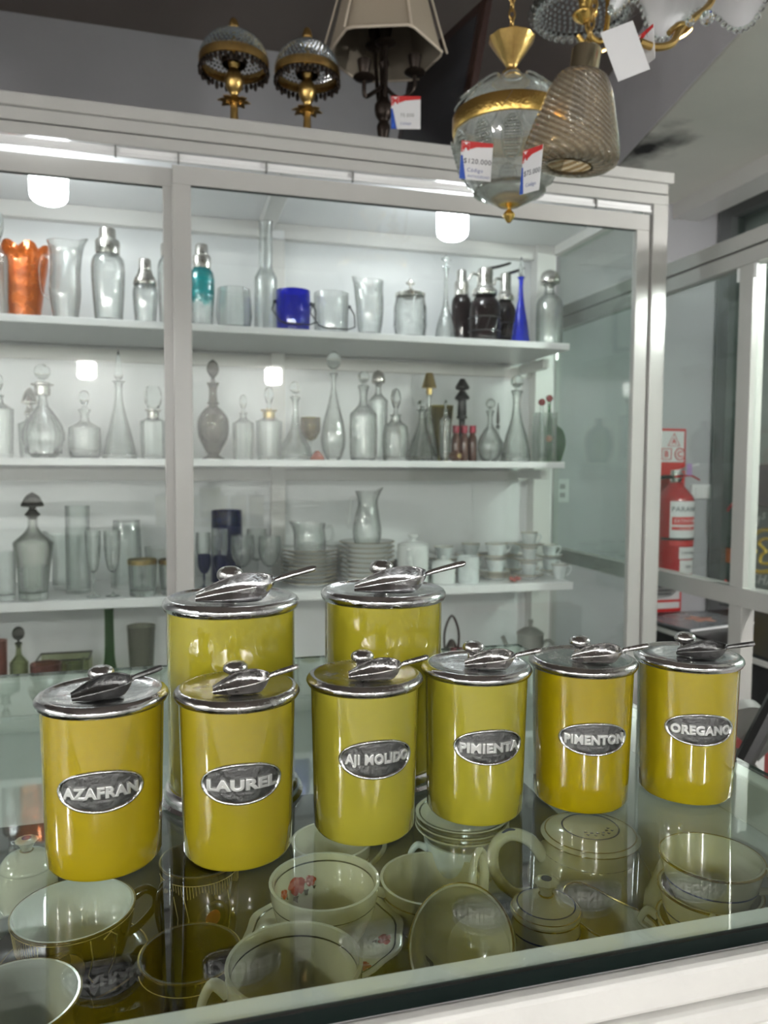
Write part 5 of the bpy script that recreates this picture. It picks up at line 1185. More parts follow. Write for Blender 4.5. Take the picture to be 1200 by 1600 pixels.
ring((cx_+.036, zA-.125), [(.028*math.cos(q), .028*math.sin(q)) for q in [2*PI*i/20 for i in range(20)]], .0028, 'circle')
for s_, x, z, sz in (('A', cx_, zA-.062, .036), ('B', cx_-.04, zA-.125, .042), ('C', cx_+.036, zA-.125, .042)):
    mb = MB(); add_text(mb, s_, sz, Matrix.Translation((x, -.0058, z)) @ MF, extrude=.0004, offset=.001); mb.build('letter', REDS, t, smooth=0)
face(rect(-w_*.42, -h_/2+.018, w_*.44, -h_/2+.16), .0035, SIGNW, 'white_panel')
for i in range(3): face(rect(-w_*.36, -h_/2+.125-.018*i, w_*(.36-.1*i), -h_/2+.130-.018*i), .0055, INK, 'text_line', .0006)
face(rect(-w_*.42, -h_/2+.05, w_*.44, -h_/2+.062), .0055, REDS, 'red_line', .0006)

Ye = YW-.105; P = at(1054, 800, Y=Ye); dz = depth(P); k = dz/1200; Re = 29*k
ez = lambda y: at(1054, y, Y=Ye).z
Zb = ez(905)
t = thing('fire_extinguisher', 'red fire extinguisher with white labels hung on the wall', 'extinguisher', (P.x, P.y, Zb))
et = ez(752)-Zb; sh_ = ez(785)-Zb
MB().lathe(sprof([(0, 0), (Re*.9, 0), (Re, .01), (Re, sh_)], 2)+sprof([(Re, sh_), (Re*.95, sh_+.025), (Re*.7, sh_+.055), (Re*.3, et-.005), (Re*.26, et)], 3)+[(0, et)], 32).build('cylinder', REDP, t)
MB().lathe([(Re*.3, et-.005), (Re*.32, et+.01), (Re*.28, et+.055), (0, et+.055)], 16).build('valve', CHROME, t)
MB().lathe([(0, 0), (.016, 0), (.016, .012), (0, .012)], 16, M=Matrix.Translation((.0, -Re*.3, et+.03)) @ MF).build('pressure_gauge', PLASTIC, t)
hd = lambda px, py, Y=Ye-.05: at(px, py, Y=Y)-Vector((P.x, P.y, Zb))
MB().tube(spline([hd(1054, 738), hd(1068, 733), hd(1080, 728), hd(1092, 725)], 4), .007, 8, flat=.5).build('carry_handle', SIGNW, t)
MB().tube(spline([hd(1054, 745), hd(1072, 743), hd(1082, 744), hd(1093, 750)], 4), .007, 8, flat=.5).build('squeeze_lever', REDP, t)
MB().tube(spline([hd(1050, 745), hd(1036, 746), hd(1026, 752), hd(1018, 790), hd(1016, 850)], 5), .009, 8).build('hose', BLACK, t)
MB().box((-.014, -Re-.012, et+.03), (.014, -Re-.010, et+.085)).build('seal_tag', pbr('lilac_tag', (.4, .25, .5), .5), t, hd(1060, 730, Ye)*0)
def lab(z0, z1, a0, a1, mat, name, off):
    mb = MB(); n = 14; vs = []
    for i in range(n+1):
        a = a0+(a1-a0)*i/n
        for z, r in ((z0, Re+off), (z1, Re+off), (z1, Re+off-.0008), (z0, Re+off-.0008)): vs.append((r*math.sin(a), -r*math.cos(a), z))
    fs = []
    for i in range(n):
        for j in range(4): fs.append((i*4+j, (i+1)*4+j, (i+1)*4+(j+1) % 4, i*4+(j+1) % 4))
    fs += [(0, 1, 2, 3), (n*4+3, n*4+2, n*4+1, n*4)]
    return mb.add(vs, fs).build(name, mat, t, smooth=60)
zy = lambda y: ez(y)-Zb
lab(zy(838), zy(782), -.85, .75, SIGNW, 'label', .001)
lab(zy(818), zy(806), -.75, .65, REDS, 'label_band', .0018); lab(zy(826), zy(821), -.75, .65, REDS, 'label_band', .0018)
lab(zy(850), zy(841), -.85, .75, REDS, 'label_band', .0012)
lab(zy(870), zy(852), -.35, .75, SIGNW, 'label', .001); lab(zy(893), zy(872), -.3, .7, SIGNW, 'label', .001)
lab(zy(842), zy(838), -1.3, 1.3, BLACK, 'strap', .003)
for s_, y, sz, m_ in (('PARANÁ', 793, .034, INK), ('EXTINTOR', 812, .022, SIGNW), ('POLVO ABC', 823.5, .011, SIGNW), ('CONTROL', 861, .016, INK), ('2024', 882, .016, INK)):
    tv, tf = text_mesh(s_, sz, .0004); sx = .0 if y < 845 else Re*.2
    MB().add([bend(Vector((v.x+sx, v.y+zy(y), .0022+v.z)), Re) for v in tv], tf).build('writing', m_, t, smooth=0)
MB().box((-.03, Re+.001, zy(842)-.02), (.03, .0975, zy(842)+.02)).build('wall_bracket', BLACK, t)
a = at(1100, 768, Y=YW-.02)
t = thing('wall_switch', 'white double switch plate on the wall right of the extinguisher', 'switch', (a.x, YW, a.z))
MB().box((-.065, -.012, -.036), (.05, -.0002, .036)).build('plate', PLASTIC, t, bevel=.003)
for x in (-.03, .02): MB().box((x-.012, -.017, -.018), (x+.012, -.0122, .018)).build('rocker', PLASTIC, t, bevel=.001)
a = at(880, 767, Y=YW-.02)
t = thing('wall_socket', 'white wall socket seen through the cabinet side glass', 'socket', (a.x, YW, a.z))
MB().box((-.035, -.012, -.055), (.035, -.0002, .055)).build('plate', PLASTIC, t, bevel=.003)
for z in (-.02, .02): MB().box((-.014, -.014, z-.012), (.014, -.0122, z+.012)).build('outlet', GREYP, t)
# metal pole of the window frame and the painted window lettering
t = thing('window_sign', 'round red ringed window lettering with yellow outlined letter on the shop window', 'sign', (2.634, 2.4, 1.06))
XS_ = 2.634
MW = Matrix(((0, 0, -1, 0), (-1, 0, 0, 0), (0, 1, 0, 0), (0, 0, 0, 1)))      # text plane facing -X
def W2(px, py): q = at(px, py, X=XS_-.002); return Vector((-.004, q.y-2.4, q.z-1.06))
c = W2(1186, 860); rr = abs(W2(1121, 860).y-c.y)*1.02
MB().tube([(0, c.y+rr*math.cos(q), c.z+rr*math.sin(q)*.95) for q in [2*PI*i/48 for i in range(48)]], .008, 6, closed=True).build('red_ring', REDS, t)
def stroke(pts, th, mat, name, closed=False): MB().tube(spline([W2(*p) for p in pts], 6), th, 6, closed=closed).build(name, mat, t)
stroke([(1204, 828), (1190, 829), (1177, 838), (1174, 852), (1181, 861), (1174, 872), (1176, 888), (1188, 894), (1204, 892)], .010, YELL, 'letter_outline')
stroke([(1204, 842), (1192, 843), (1187, 850), (1197, 861), (1190, 868), (1189, 879), (1204, 881)], .008, YELL, 'letter_outline')
for s_, px, py, sz in (('M', 1181, 814, .07), ('s', 1194, 806, .07), ('CHAS', 1196, 906, .07)):
    mb = MB(); q = W2(px, py); add_text(mb, s_, sz, Matrix.Translation(q) @ MW, extrude=.001, shear=.3); mb.build('lettering', TXTW, t, smooth=0)
mb = MB(); q0, q1 = W2(1131, 855), W2(1144, 880); mb.box((-.004, q1.y, q1.z), (.0, q0.y, q0.z)); mb.build('orange_patch', ORNG, t, smooth=0)
# dark screen beyond the pane, and things on the low platform
a = at(1179, 729, X=2.58); b = at(1250, 792, X=2.58)
t = thing('wall_screen', 'dark brown panel mounted on the shop window, above the yellow letter', 'screen', (2.585, (a.y+b.y)/2, (a.z+b.z)/2))
hy, hz = abs(a.y-b.y)/2, abs(a.z-at(1179, 792, X=2.58).z)/2
MB().box((-.05, -hy, -hz), (.0495, hy, hz)).build('casing', pbr('dark_brown_panel', (.07, .05, .05), .5, var=.3), t, smooth=0, bevel=.004)
MB().box((-.052, -hy+.02, -hz+.02), (-.0502, hy-.02, hz-.02)).build('front_panel', pbr('dark_panel_face', (.05, .04, .042), .35), t, smooth=0)

zpl = at(1080, 965, Y=2.6).z
t = thing('platform', 'low dark display platform behind the glass partition', 'platform', (1.99, 2.35, 0))
MB().box((-.19, -.9, zpl-.04), (.46, .37, zpl-.0)).build('top', BLACK, t, bevel=.003)
MB().box((-.16, -.85, 0), (.42, .33, zpl-.04)).build('plinth', pbr('dark_plinth', (.03, .03, .032), .6), t)
MB().box((-.195, -.91, zpl-.03), (-.1905, .37, zpl-.012)).build('edge_trim', WHITE, t)
P = at(1088, 968, Z=zpl+.012)
t = thing('art_book', 'large grey picture book lying flat on the platform', 'book', (P.x, P.y, zpl+.0005), rz=.2)
MB().box((-.17, -.12, 0), (.17, .12, .012)).build('cover', pbr('grey_book_cover', (.13, .14, .15), .25, var=.5, vscale=9), t, bevel=.002)
MB().box((-.166, -.122, .002), (.172, .116, .010)).build('pages', PAPER, t)
MB().lathe([(0, .0121), (.05, .0121), (.048, .0126), (0, .0126)], 20, lambda th, f, r, z: (r*(1+.3*math.cos(5*th)), z)).build('cover_picture', pbr('pinkish_print', (.32, .16, .12), .4, var=.5, vscale=30), t, (.02, .0, 0))
# folding chair at the right edge, beyond the counter
P = at(1190, 1130, Y=1.12)
t = thing('folded_chair', 'grey padded chair with black frame leaning beyond the counter end', 'chair', (P.x+.02, P.y, 0))
lz = lambda px, py, Y=1.12: at(px, py, Y=Y)-Vector((P.x+.02, P.y, 0))
pts = [lz(1150, 1110), lz(1175, 1105), lz(1195, 1112), lz(1225, 1150)]
mb = MB(); n = len(pts); sp = spline(pts, 5)
for i in range(len(sp)-1):
    a_, b_ = sp[i], sp[i+1]; mb.prism([a_, b_, b_+Vector((0, .06, -.07)), a_+Vector((0, .06, -.07))], (0, .015, .01))
mb.build('backrest', GREYP, t, smooth=60)
mb = MB(); sp = spline([p+Vector((0, .03, -.10)) for p in pts], 5)
for i in range(len(sp)-1):
    a_, b_ = sp[i], sp[i+1]; mb.prism([a_, b_, b_+Vector((0, .03, -.05)), a_+Vector((0, .03, -.05))], (0, .015, .01))
mb.build('seat', pbr('mid_grey_pad', (.12, .12, .11), .6), t, smooth=60)
a_ = lz(1230, 1060, 1.06); b_ = lz(1160, 1195, 1.06); dd = (b_-a_); sc_ = (0-a_.z)/dd.z
MB().tube([a_, a_+dd*sc_], .016, 8).build('frame_leg', BLACK, t)
MB().tube([lz(1150, 1110)+Vector((0, .03, 0)), Vector((lz(1150, 1110).x-.02, .1, 0))], .012, 8).build('frame_leg', BLACK, t)
P = at(1185, 1200, Y=1.30)
t = thing('red_toolbox', 'red and white striped box on the floor beyond the counter', 'box', (P.x+.1, 1.36, 0))
hb = at(1185, 1150, Y=1.30).z
MB().box((-.2, -.06, 0), (.3, .06, hb)).build('body', pbr('dull_red', (.22, .03, .03), .5), t, bevel=.004)
for x in (-.1, .02): MB().box((x-.012, -.0625, .02), (x+.012, -.0603, hb-.02)).build('stripe', SIGNW, t)

# ------------------------------------------------------------------ crockery under the counter glass
ZB = ZI+.0004
CUPP = [(.52, 0), (.56, .004), (.60, .03), (.76, .22), (.90, .52), (.97, .8), (1, 1)]
MUGP = [(.80, 0), (.86, .02), (.93, .12), (.97, .5), (1, 1)]
def band(parent, r, z, mat, name='line', w=.0006):
    return MB().lathe([(r-.0004, z-w), (r+.0003, z-w), (r+.0003, z+w), (r-.0004, z+w), (r-.0004, z-w)], 40).build(name, mat, parent)
def blob(c, nrm, r, n=9, wob=.2, ph=0, sx=1):
    nrm = Vector(nrm).normalized(); u = nrm.cross(Vector((0, 0, 1))); u = u.normalized() if u.length > .1 else Vector((1, 0, 0)); v = nrm.cross(u); c = Vector(c)+nrm*.0004
    ring = [c+(u*math.cos(q)*sx+v*math.sin(q))*r*(1+wob*math.cos(3*q+ph)) for q in [2*PI*i/n for i in range(n)]]
    return [c+nrm*.0002]+ring, [(0, 1+i, 1+(i+1) % n) for i in range(n)]
def rose(parent, c, nrm, r, tang, leafs=5, col=None):
    tg = Vector(tang).normalized(); b_ = Vector(nrm).normalized().cross(tg)
    mb = MB(); mb.add(*blob(c, nrm, r*.9, 11, .15)); mb.build('printed_flower', col or REDPRINT, parent, smooth=0)
    for k in range(6):
        q = k*PI/3; mb = MB(); mb.add(*blob(Vector(c)+(tg*math.cos(q)+b_*math.sin(q))*r*.72+Vector(nrm).normalized()*.00015*(1+k % 2), nrm, r*.48, 9, .12, q)); mb.build('petal', (PINKPRINT, REDPRINT)[k % 2], parent, smooth=0)
    mb = MB(); mb.add(*blob(Vector(c)+Vector(nrm).normalized()*.0006, nrm, r*.42, 9, .25, 1)); mb.build('flower_centre', PINKPRINT, parent, smooth=0)
    mb = MB()
    for k in range(leafs):
        q = k*2*PI/leafs+.4; mb.add(*blob(Vector(c)+tg*r*1.6*math.cos(q)+b_*r*1.45*math.sin(q)-Vector(nrm).normalized()*.0001, nrm, r*.32, 7, .45, q))
    stuff(mb.build('printed_leaves', LEAFPRINT, parent, smooth=0))
def ccup(pos, R, H, label, hand=None, prof=CUPP, outer=CREAM, inner=None, rim=None, group=None, name='teacup', cat='cup', tilt=None, lines=(), t_=.0026, hs=(.3, .86), ho=.42):
    inner = inner or outer
    th = thing(name, label, cat, pos, group=group)
    pr = sprof([(r*R, z*H) for r, z in prof], 3); vp = vessel(pr, t_, .005)
    n_out = len(pr)+1
    MB().lathe(vp, 40, mis=[0]*(n_out-1)+[1]*(len(vp)-n_out)).build('body', [outer, inner], th, smooth=50)
    rad = lambda f: min(pr, key=lambda q: abs(q[1]-f*H))[0]
    if hand is not None:
        a, b = hs; c, s_ = math.cos(hand), math.sin(hand); o = R*ho
        MB().tube(spline([(c*r, s_*r, z*H) for r, z in [(rad(b)*.985, b), (rad(b)+o*.55, b+.08), (rad(b)+o*.98, b-.06), (rad(b)+o*.95, (a+b)/2), (rad(a)+o*.62, a+.04), (rad(a)*.99, a-.02)]], 6), [R*.085*(1.15-.25*math.sin(PI*i/30)) for i in range(31)], 10, flat=.8).build('handle', outer, th)
    if rim: MB().lathe([(R-.0006, H-.0012), (R+.0004, H-.0012), (R+.0004, H-.0001), (R-.0004, H+.0004), (R-.0009, H+.0002), (R-.0006, H-.0012)], 44).build('rim', rim, th)
    for z, m_ in lines: band(th, rad(z), z*H, m_)
    if tilt is not None:
        q = Vector((0, 0, 1)).rotation_difference(Vector(tilt)); th.rotation_mode = 'QUATERNION'; th.rotation_quaternion = q
        zmin = min((q @ Vector((r*math.cos(k), r*math.sin(k), z))).z for r, z in pr for k in [i*.2 for i in range(32)])
        th.location.z = ZB-zmin+.0004
    return th, rad
def csaucer(pos, R, label, mat=CREAM, rim=None, group=None, h=.012, lines=(), scallop=0):
    t = thing('saucer', label, 'saucer', pos, group=group)
    md = (lambda th, f, r, z: (r*(1+scallop*math.cos(10*th)*(r/R)**4), z)) if scallop else None
    MB().lathe([(0, 0), (R*.52, 0), (R*.55, .0012), (R*.8, h*.5), (R*.97, h-.0015), (R, h), (R*.975, h+.0006), (R*.78, h*.5+.0028), (R*.5, .0036), (0, .0034)], 60, md).build('body', mat, t, smooth=50)
    if rim: MB().lathe([(R*.975, h+.0001), (R*1.002, h-.001), (R*1.003, h+.0004), (R*.975, h+.0009)], 60, md).build('rim', rim, t)
    for f, m_ in lines:
        MB().lathe([(R*f-.0006, h*.5+.0028+(f-.78)/.195*(h*.5-.0022)+.0000), (R*f, h*.5+.0033+(f-.78)/.195*(h*.5-.0022)+.0002), (R*f+.0008, h*.5+.0030+(f-.78)/.195*(h*.5-.0022)+.0003)], 60, md).build('line', m_, t)
    return t
def dirto(P, px, py, z): q = at(px, py, Z=z); return math.atan2(q.y-P.y, q.x-P.x)
# brown and gold cup, pale inside, on its saucer
R1, H1 = .0485, .052; P = at(115, 1418, Z=ZB+.0045+H1)
csaucer((P.x, P.y, ZB), .0590, 'dark brown saucer with gold edge under the portrait cup', BRNCUP, GOLDTRIM)
th, rad = ccup((P.x, P.y, ZB+.0045), R1, H1, 'large brown cup with pale inside and a gold lined portrait, front left under the glass', .35, MUGP[:0]+[(.62, 0), (.68, .02), (.78, .15), (.93, .6), (1, 1)], BRNCUP, INCUP, GOLDTRIM)
def skin(a, z): r = rad(z); return Vector((r*math.cos(a), r*math.sin(a), z*H1)), Vector((math.cos(a), math.sin(a), -.25))
a0 = -1.62
for nm, da, z, r, m_, sx, wob in (('portrait_ground', 0, .55, .0150, pbr('dull_gold_print', (.30, .20, .07), .3), 1.1, .05), ('portrait_face', -.06, .50, .0082, CREAMPRINT, .85, .08), ('portrait_hair', .08, .70, .0070, GREYLINE, 1.1, .12), ('portrait_collar', .02, .28, .0070, GOLDTRIM, 1.5, .2)):
    c, n_ = skin(a0+da, z); mb = MB(); mb.add(*blob(c+n_*(.0003*('ground face hair collar'.split().index(nm.split('_')[1]))), n_, r, 20, wob, 0, sx)); mb.build(nm, m_, th, smooth=0)
def gline(parent, rad, H, pts, w=.0006, mat=GOLDLINE, name='gold_line'):
    MB().tube([(rad(z)*math.cos(a)*1.002, rad(z)*math.sin(a)*1.002, z*H) for a, z in pts], w, 4).build(name, mat, parent)
for k in range(14): gline(th, rad, H1, [(-2.75+k*.055, .93), (-2.75+k*.055, .55)], .00028)
for s0 in (-2.02, -1.20): gline(th, rad, H1, [(s0, .92), (s0-.05*(1 if s0 < -1.6 else -1), .6), (s0, .3), (s0+.1, .15)])
gline(th, rad, H1, [(-.98, .86), (-.85, .93), (-.7, .8), (-.68, .4), (-.72, .15)]); gline(th, rad, H1, [(a, .955) for a in [-2.9+.1*i for i in range(28)]], .0003)
R2, H2 = .045, .050; P = at(20, 1560, Z=ZB+H2)
ccup((P.x, P.y, ZB), R2, H2, 'brown cup with pale blue-white inside, cut by the lower left corner', None, [(.62, 0), (.68, .02), (.78, .15), (.93, .6), (1, 1)], BRNCUP, INCUP, GOLDTRIM)
# tall brown mugs
R3, H3 = .0345, .074; P = at(312, 1340, Z=ZB+H3)
th, rad = ccup((P.x, P.y, ZB), R3, H3, 'tall dark brown mug with gold patterns, partly under the LAUREL canister', 3.9, MUGP, BRNCUP, BRNCUP, GOLDTRIM)
gline(th, rad, H3, [(a, .90) for a in [-3+.1*i for i in range(30)]], .0003)
for k in range(36): gline(th, rad, H3, [(-2.9+k*.075, .89), (-2.88+k*.075, .78-.04*math.sin(k*.6))], .00022)
for rr_, m_, nm in ((.014, GOLDTRIM, 'gold_arch'), (.0115, BRNCUP, 'dark_arch'), (.0065, REDPRINT, 'orange_motif')):
    a = -1.28; r = rad(.5); mb = MB(); c = Vector((r*math.cos(a), r*math.sin(a), H3*.5)); n_ = Vector((math.cos(a), math.sin(a), 0)); mb.add(*blob(c+n_*(.0012-.06*rr_), n_, rr_, 18, .04)); mb.build(nm, m_ if m_ is not REDPRINT else pbr('orange_print', (.5, .1, .02), .3), th, smooth=0)
for s0 in (-2.3, -2.0, -.85): gline(th, rad, H3, [(s0, .75), (s0+.12, .5), (s0+.05, .2)], .0004)
R4, H4 = .0365, .066; P = at(297, 1487, Z=ZB+H4)
th, rad = ccup((P.x, P.y, ZB), R4, H4, 'dark brown cup with gold rim in front of the tall brown mug', dirto(P, 320, 1440, ZB+H4), MUGP, BRNCUP, BRNCUP, GOLDTRIM, hs=(.35, .8))
gline(th, rad, H4, [(a, .86) for a in [-3+.1*i for i in range(30)]], .0003)
for k in range(9): gline(th, rad, H4, [(-1.9+k*.05, .7-.02*abs(k-4)), (-2.0+k*.03, .5)], .0003)
# cream cup in front
R5, H5 = .0455, .094; P = at(460, 1502, Z=ZB+H5)
ccup((P.x, P.y, ZB), R5, H5, 'wide cream cup with dark line inside its rim, front centre under the glass', dirto(P, 335, 1560, ZB+.075), MUGP[:1]+[(.84, .02), (.90, .2), (.95, .6), (1, 1)], CREAM, ho=.36, hs=(.45, .82))[0]
th = bpy.context.scene.objects[-1] if False else None
par = [o for o in COL.objects if o.get('label', '').startswith('wide cream cup')][0]
MB().lathe([(R5*.978-.0024, H5*.895), (R5*.981-.0027, H5*.910)], 48).build('line', GREYLINE, par)
# rose pattern cup and saucer
R6, H6 = .0462, .052; P = at(507, 1374, Z=ZB+.0245+H6)
gb = thing('glass_bowl', 'upturned clear glass bowl carrying the rose saucer', 'bowl', (P.x, P.y, ZB))
MB().lathe(vessel([(.040, 0), (.042, .003), (.036, .012), (.030, .0195)], .003, .004), 20).build('body', GLB, gb, smooth=0)
sc = csaucer((P.x, P.y, ZB+.0198), .0670, 'scalloped cream saucer with red roses, under the rose cup', CREAM, None, lines=((.90, GREYLINE),), scallop=.022)
for a in (-2.5, -1.15, -.35, .9, 2.2, -1.9):
    r = .0535; rose(sc, (r*math.cos(a), r*math.sin(a), .0086), (-math.cos(a)*.25, -math.sin(a)*.25, 1), .0075 if a != -1.9 else .005, (-math.sin(a), math.cos(a), 0))
th, rad = ccup((P.x, P.y, ZB+.0243), R6, H6, 'cream teacup with red roses printed inside, on a scalloped saucer', None, CUPP, CREAM, lines=((.74, GREYLINE),))
MB().lathe([(R6*.955-.0026, H6*.88), (R6*.965-.0028, H6*.905)], 48).build('line', GREYLINE, th)
a = 2.05; r = rad(.62)-.0030; rose(th, (r*math.cos(a), r*math.sin(a), H6*.62), (-math.cos(a), -math.sin(a), .45), .0085, (-math.sin(a), math.cos(a), 0), 7, PINKPRINT)
a = 1.7; r = rad(.6)-.0030; rose(th, (r*math.cos(a), r*math.sin(a), H6*.6), (-math.cos(a), -math.sin(a), .45), .0045, (-math.sin(a), math.cos(a), 0), 4)
a = 2.45; r = rad(.58)-.0030; rose(th, (r*math.cos(a), r*math.sin(a), H6*.58), (-math.cos(a), -math.sin(a), .45), .004, (-math.sin(a), math.cos(a), 0), 4)
P2 = None
ccup((P.x+.030, P.y+.118, ZB), .040, .05, 'second rose teacup half hidden behind the first and the AJI MOLIDO canister', 0.1, CUPP, CREAM, lines=((.74, GREYLINE),))
# plain cream cups
R7, H7 = .046, .048; P = at(692, 1384, Z=ZB+H7); P.y += .017; P.x -= .006
ccup((P.x, P.y, ZB), R7, H7, 'cream cup with thin gold lines standing behind the tipped cup', dirto(P, 604, 1405, ZB+.035), CUPP, CREAM, rim=None, lines=((.78, GOLDTRIM), (.45, GREYLINE)))
d = Vector((-.66, -.50, .56)).normalized(); P = at(718, 1446, Z=.838); q_ = Vector((0, 0, 1)).rotation_difference(d)
hl = q_.inverted() @ Vector((.35, .45, .8))
ccup((P.x-d.x*.040, P.y-d.y*.040, ZB), .0455, .040, 'cream cup tipped on its side with gold line and handle raised', math.atan2(hl.y, hl.x), [(.45, 0), (.5, .02), (.68, .15), (.88, .45), (.97, .8), (1, 1)], CREAM, rim=GOLDTRIM, tilt=d, lines=((.72, GREYLINE),), ho=.6)
# printed bowl carrying saucers, behind
P = at(722, 1296, Z=.845); P.y += .016; P.x += .006
ccup((P.x, P.y, ZB), .038, .055, 'printed cream bowl under a small pile of saucers, behind the plain cups', PI, CUPP, PORCP)
for k in range(3): csaucer((P.x, P.y, ZB+.0552+k*.0062), .0465, 'cream saucer with dark edge line, %s of the pile on the bowl' % ('lowest', 'middle', 'topmost')[k], CREAM, None, 'saucers on the printed bowl', lines=((.9, GREYLINE),))
# teapot
def lathepot(pos, R, H, label, name, cat, bodyp, lidp, knob, hand=None, spout=None, lines=(), lidlines=()):
    t = thing(name, label, cat, pos)
    pr = sprof([(r*R, z*H) for r, z in bodyp], 4)
    MB().lathe([(0, 0)]+pr+[(pr[-1][0]*.93, pr[-1][1]), (0, pr[-1][1]-.001)], 48).build('body', CREAM, t, smooth=50)
    rad = lambda z: min(pr, key=lambda q: abs(q[1]-z*H))[0]
    lp = sprof([(r*R, z*H) for r, z in lidp], 4)
    lid = MB().lathe(lp, 48).build('lid', CREAM, t, smooth=50)
    lr = lambda r: min(lp, key=lambda q: abs(q[0]-r*R))[1]
    if knob:
        zk = lp[-1][1]; kr, kh = knob
        MB().lathe(sprof([(kr*.55, zk-.001), (kr*.5, zk+kh*.25), (kr*.85, zk+kh*.7), (kr, zk+kh*.85), (kr*.6, zk+kh), (0, zk+kh)], 3), 40, lambda th, f, r, z: (r*(1+.07*math.cos(10*th)*max(0, f-.4)), z)).build('knob', CREAM, lid)
        MB().lathe([(0, zk+kh+.0006), (kr*.42, zk+kh+.0004), (kr*.42, zk+kh-.0004)], 16).build('blue_dot', BLUELINE, lid)
        MB().lathe([(kr*.56, zk-.0002), (kr*.62, zk+.0008), (kr*.54, zk+.0016)], 24).build('gold_ring', GOLDTRIM, lid)
    for z, m_ in lines: band(t, rad(z), z*H, m_)
    for r, m_ in lidlines: MB().lathe([(r*R-.0008, lr(r)+.0004), (r*R, lr(r)+.0007), (r*R+.0008, lr(r)+.0003)], 48).build('line', m_, lid)
    return t, lid, rad, lr
Rt, Ht = .058, .086; P = at(922, 1301, Z=ZB+.076)
t, lid, rad, lr = lathepot((P.x, P.y, ZB), Rt, Ht, 'cream teapot with gold edged lid and blue lines under the PIMENTON canister', 'teapot', 'teapot',
  [(.62, 0), (.66, .02), (.9, .16), (1, .34), (.96, .50), (.80, .68), (.75, .78), (.78, .86)], [(.78, .86), (.79, .875), (.70, .905), (.5, .945), (.22, .965), (0, .97)], None, lines=((.70, BLUELINE), (.86, GOLDTRIM)), lidlines=((.45, BLUELINE), (.72, GOLDTRIM)))
for k in range(5):
    a = -2.2+k*.35; mb = MB(); c = Vector((Rt*.30*math.cos(a), Rt*.30*math.sin(a), lr(.30)))
    for j in range(3): mb.add(*blob(c+Vector((.003*math.cos(a+j*2.1), .003*math.sin(a+j*2.1), .0002)), (0, 0, 1), .0016, 7, .4, j))
    stuff(mb.build('blue_sprig', BLUELINE, lid, smooth=0))
a = dirto(P, 800, 1320, ZB+.07); c, s_ = math.cos(a), math.sin(a)
MB().tube(spline([(c*r, s_*r, z) for r, z in [(Rt*.80, Ht*.66), (Rt*1.05, Ht*.86), (Rt*1.38, Ht*.93), (Rt*1.62, Ht*.80), (Rt*1.60, Ht*.52), (Rt*1.30, Ht*.28), (Rt*.97, Ht*.26)]], 6), [.0075-.0018*math.sin(PI*i/36) for i in range(37)], 12, flat=.75).build('handle', CREAM, t)
MB().tube(spline([(c*r, s_*r, z) for r, z in [(Rt*1.03, Ht*.885), (Rt*1.2, Ht*.945), (Rt*1.38, Ht*.985), (Rt*1.52, Ht*.93)]], 5), .0016, 6).build('blue_stroke', BLUELINE, t)
a = -.95; c, s_ = math.cos(a), math.sin(a)
MB().tube(spline([(c*r, s_*r, z) for r, z in [(Rt*.88, Ht*.30), (Rt*1.10, Ht*.42), (Rt*1.20, Ht*.62), (Rt*1.30, Ht*.86), (Rt*1.42, Ht*.98)]], 6), [.014-.0075*i/24 for i in range(25)], 14).build('spout', CREAM, t)
MB().tube([(c*Rt*1.44+.0065*(-s_)*math.cos(q), s_*Rt*1.44+.0065*c*math.cos(q), Ht*.985+.0065*math.sin(q)) for q in [2*PI*i/16 for i in range(16)]], .0008, 5, closed=True).build('gold_ring', GOLDTRIM, t)
# sugar bowl with scalloped knob
Rs, Hs = .0285, .076; P = at(853, 1410, Z=ZB+.062)
lathepot((P.x, P.y, ZB), Rs, Hs, 'cream sugar bowl with scalloped knob and blue dot, before the teapot', 'sugar_bowl', 'bowl',
  [(.62, 0), (.66, .03), (.92, .25), (1, .5), (.98, .66), (1.0, .72)], [(1.0, .72), (1.03, .74), (.9, .79), (.6, .85), (.25, .89), (.16, .90)], (.0105, .014), lines=((.55, BLUELINE), (.70, GOLDTRIM)), lidlines=((.82, BLUELINE), (.97, GOLDTRIM)))
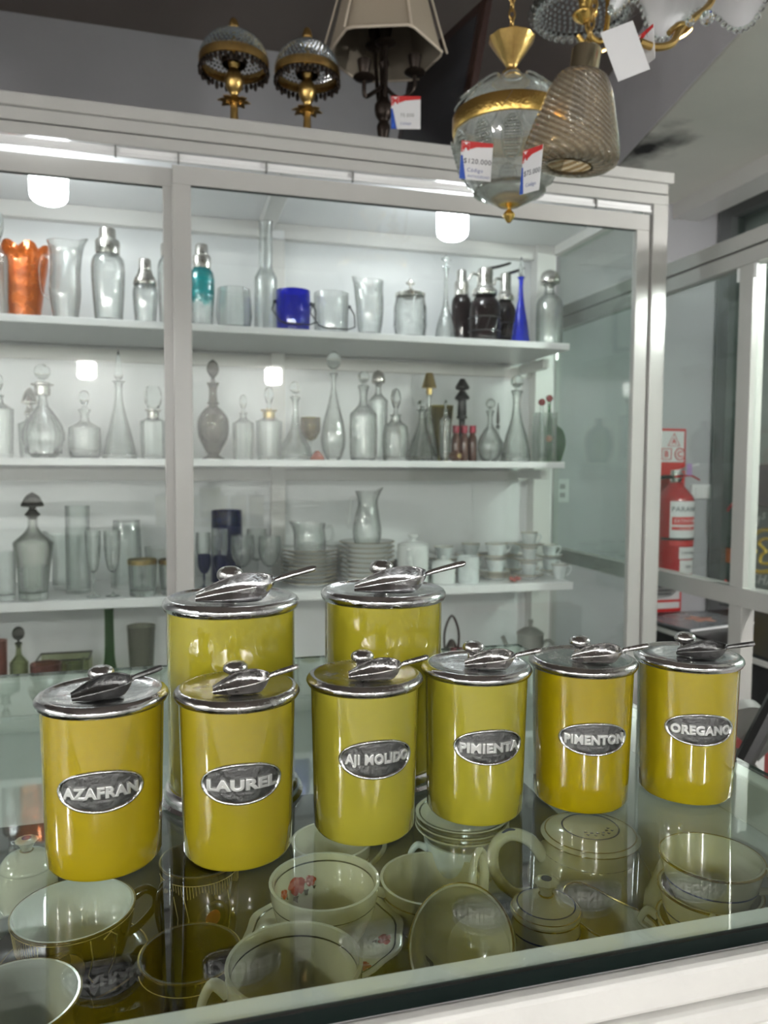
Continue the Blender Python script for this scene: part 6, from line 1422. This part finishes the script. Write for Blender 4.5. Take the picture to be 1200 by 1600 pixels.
# sauce boat
P = at(962, 1440, Z=ZB+.046)
t = thing('sauce_boat', 'cream sauce boat with gold edge and long pouring lip, right of the sugar bowl', 'boat', (P.x, P.y, ZB), rz=dirto(P, 850, 1405, ZB+.03))
def boat(th, f, r, z):
    e = max(0, math.cos(th))**5; return (r*(1+.40*e*f+.12*math.cos(2*th)), z+.010*e*f)
pr = sprof([(.50*.032, 0), (.55*.032, .002), (.75*.032, .016), (.032, .046)], 4)
MB().lathe(vessel(pr, .0024, .004), 48, boat).build('body', CREAM, t, smooth=60)
rp = [boat(2*PI*i/48, 1, .0322, .0464) for i in range(48)]
MB().tube([(r*math.cos(2*PI*i/48), r*math.sin(2*PI*i/48), z) for i, (r, z) in enumerate(rp)], .0008, 5, closed=True).build('gold_edge', GOLDTRIM, t)
# nested cups on the right
P = at(1112, 1338, Z=ZB+.122); Rn, Hn = .0385, .046
for k, lab in enumerate(('lowest', 'second', 'third', 'topmost')):
    th, rad = ccup((P.x-.0006*(3-k), P.y, ZB+.0002+k*.0254), Rn, Hn, 'cream teacup with gold rim and blue lines, %s of the nested stack at the right' % lab, (-2.6, 2.6, -2.2, dirto(P, 1182, 1400, ZB+.10))[k], [(.50, 0), (.54, .02), (.66, .15), (.84, .5), (.95, .82), (1, 1)], CREAM, rim=GOLDTRIM, group='nested cream teacups', lines=((.62, BLUELINE),), ho=.3, hs=(.62, .93))
# white pieces at the left edge
P = at(42, 1338, Z=.835)
t, lid, rad, lr = lathepot((P.x, P.y, ZB), .026, .070, 'small white lidded pot at the left edge under the glass', 'sugar_bowl', 'bowl', [(.6, 0), (.7, .03), (.98, .3), (1, .55), (.86, .72)], [(.88, .72), (.92, .75), (.7, .86), (.3, .92), (.2, .93)], (.010, .012))
P = at(28, 1392, Z=.815)
t = thing('scalloped_dish', 'white scalloped dish at the left edge, behind the portrait cup', 'dish', (P.x-.035, P.y+.0, ZB))
MB().lathe(vessel(sprof([(.02, 0), (.022, .002), (.036, .016), (.046, .036)], 4), .0024, .004), 60, lambda th, f, r, z: (r*(1+.05*math.cos(8*th)*f)*(1+.15*math.cos(2*th)), z)).build('body', INCUP, t, smooth=60)
P = at(186, 1540, Z=ZB+.012)
t = thing('glass_ashtray', 'dark faceted glass ashtray before the brown saucer', 'ashtray', (P.x+.004, P.y-.012, ZB))
MB().lathe(vessel([(.020, 0), (.024, .004), (.026, .016)], .005, .005), 10).build('body', SMOKE, t, smooth=0)
P = at(618, 1497, Z=ZB+.02)
t = thing('glass_dish', 'small clear faceted glass dish beside the rose saucer', 'dish', (P.x+.003, P.y-.016, ZB))
MB().lathe(vessel([(.016, 0), (.019, .004), (.024, .022)], .003, .005), 12).build('body', GLB, t, smooth=0)
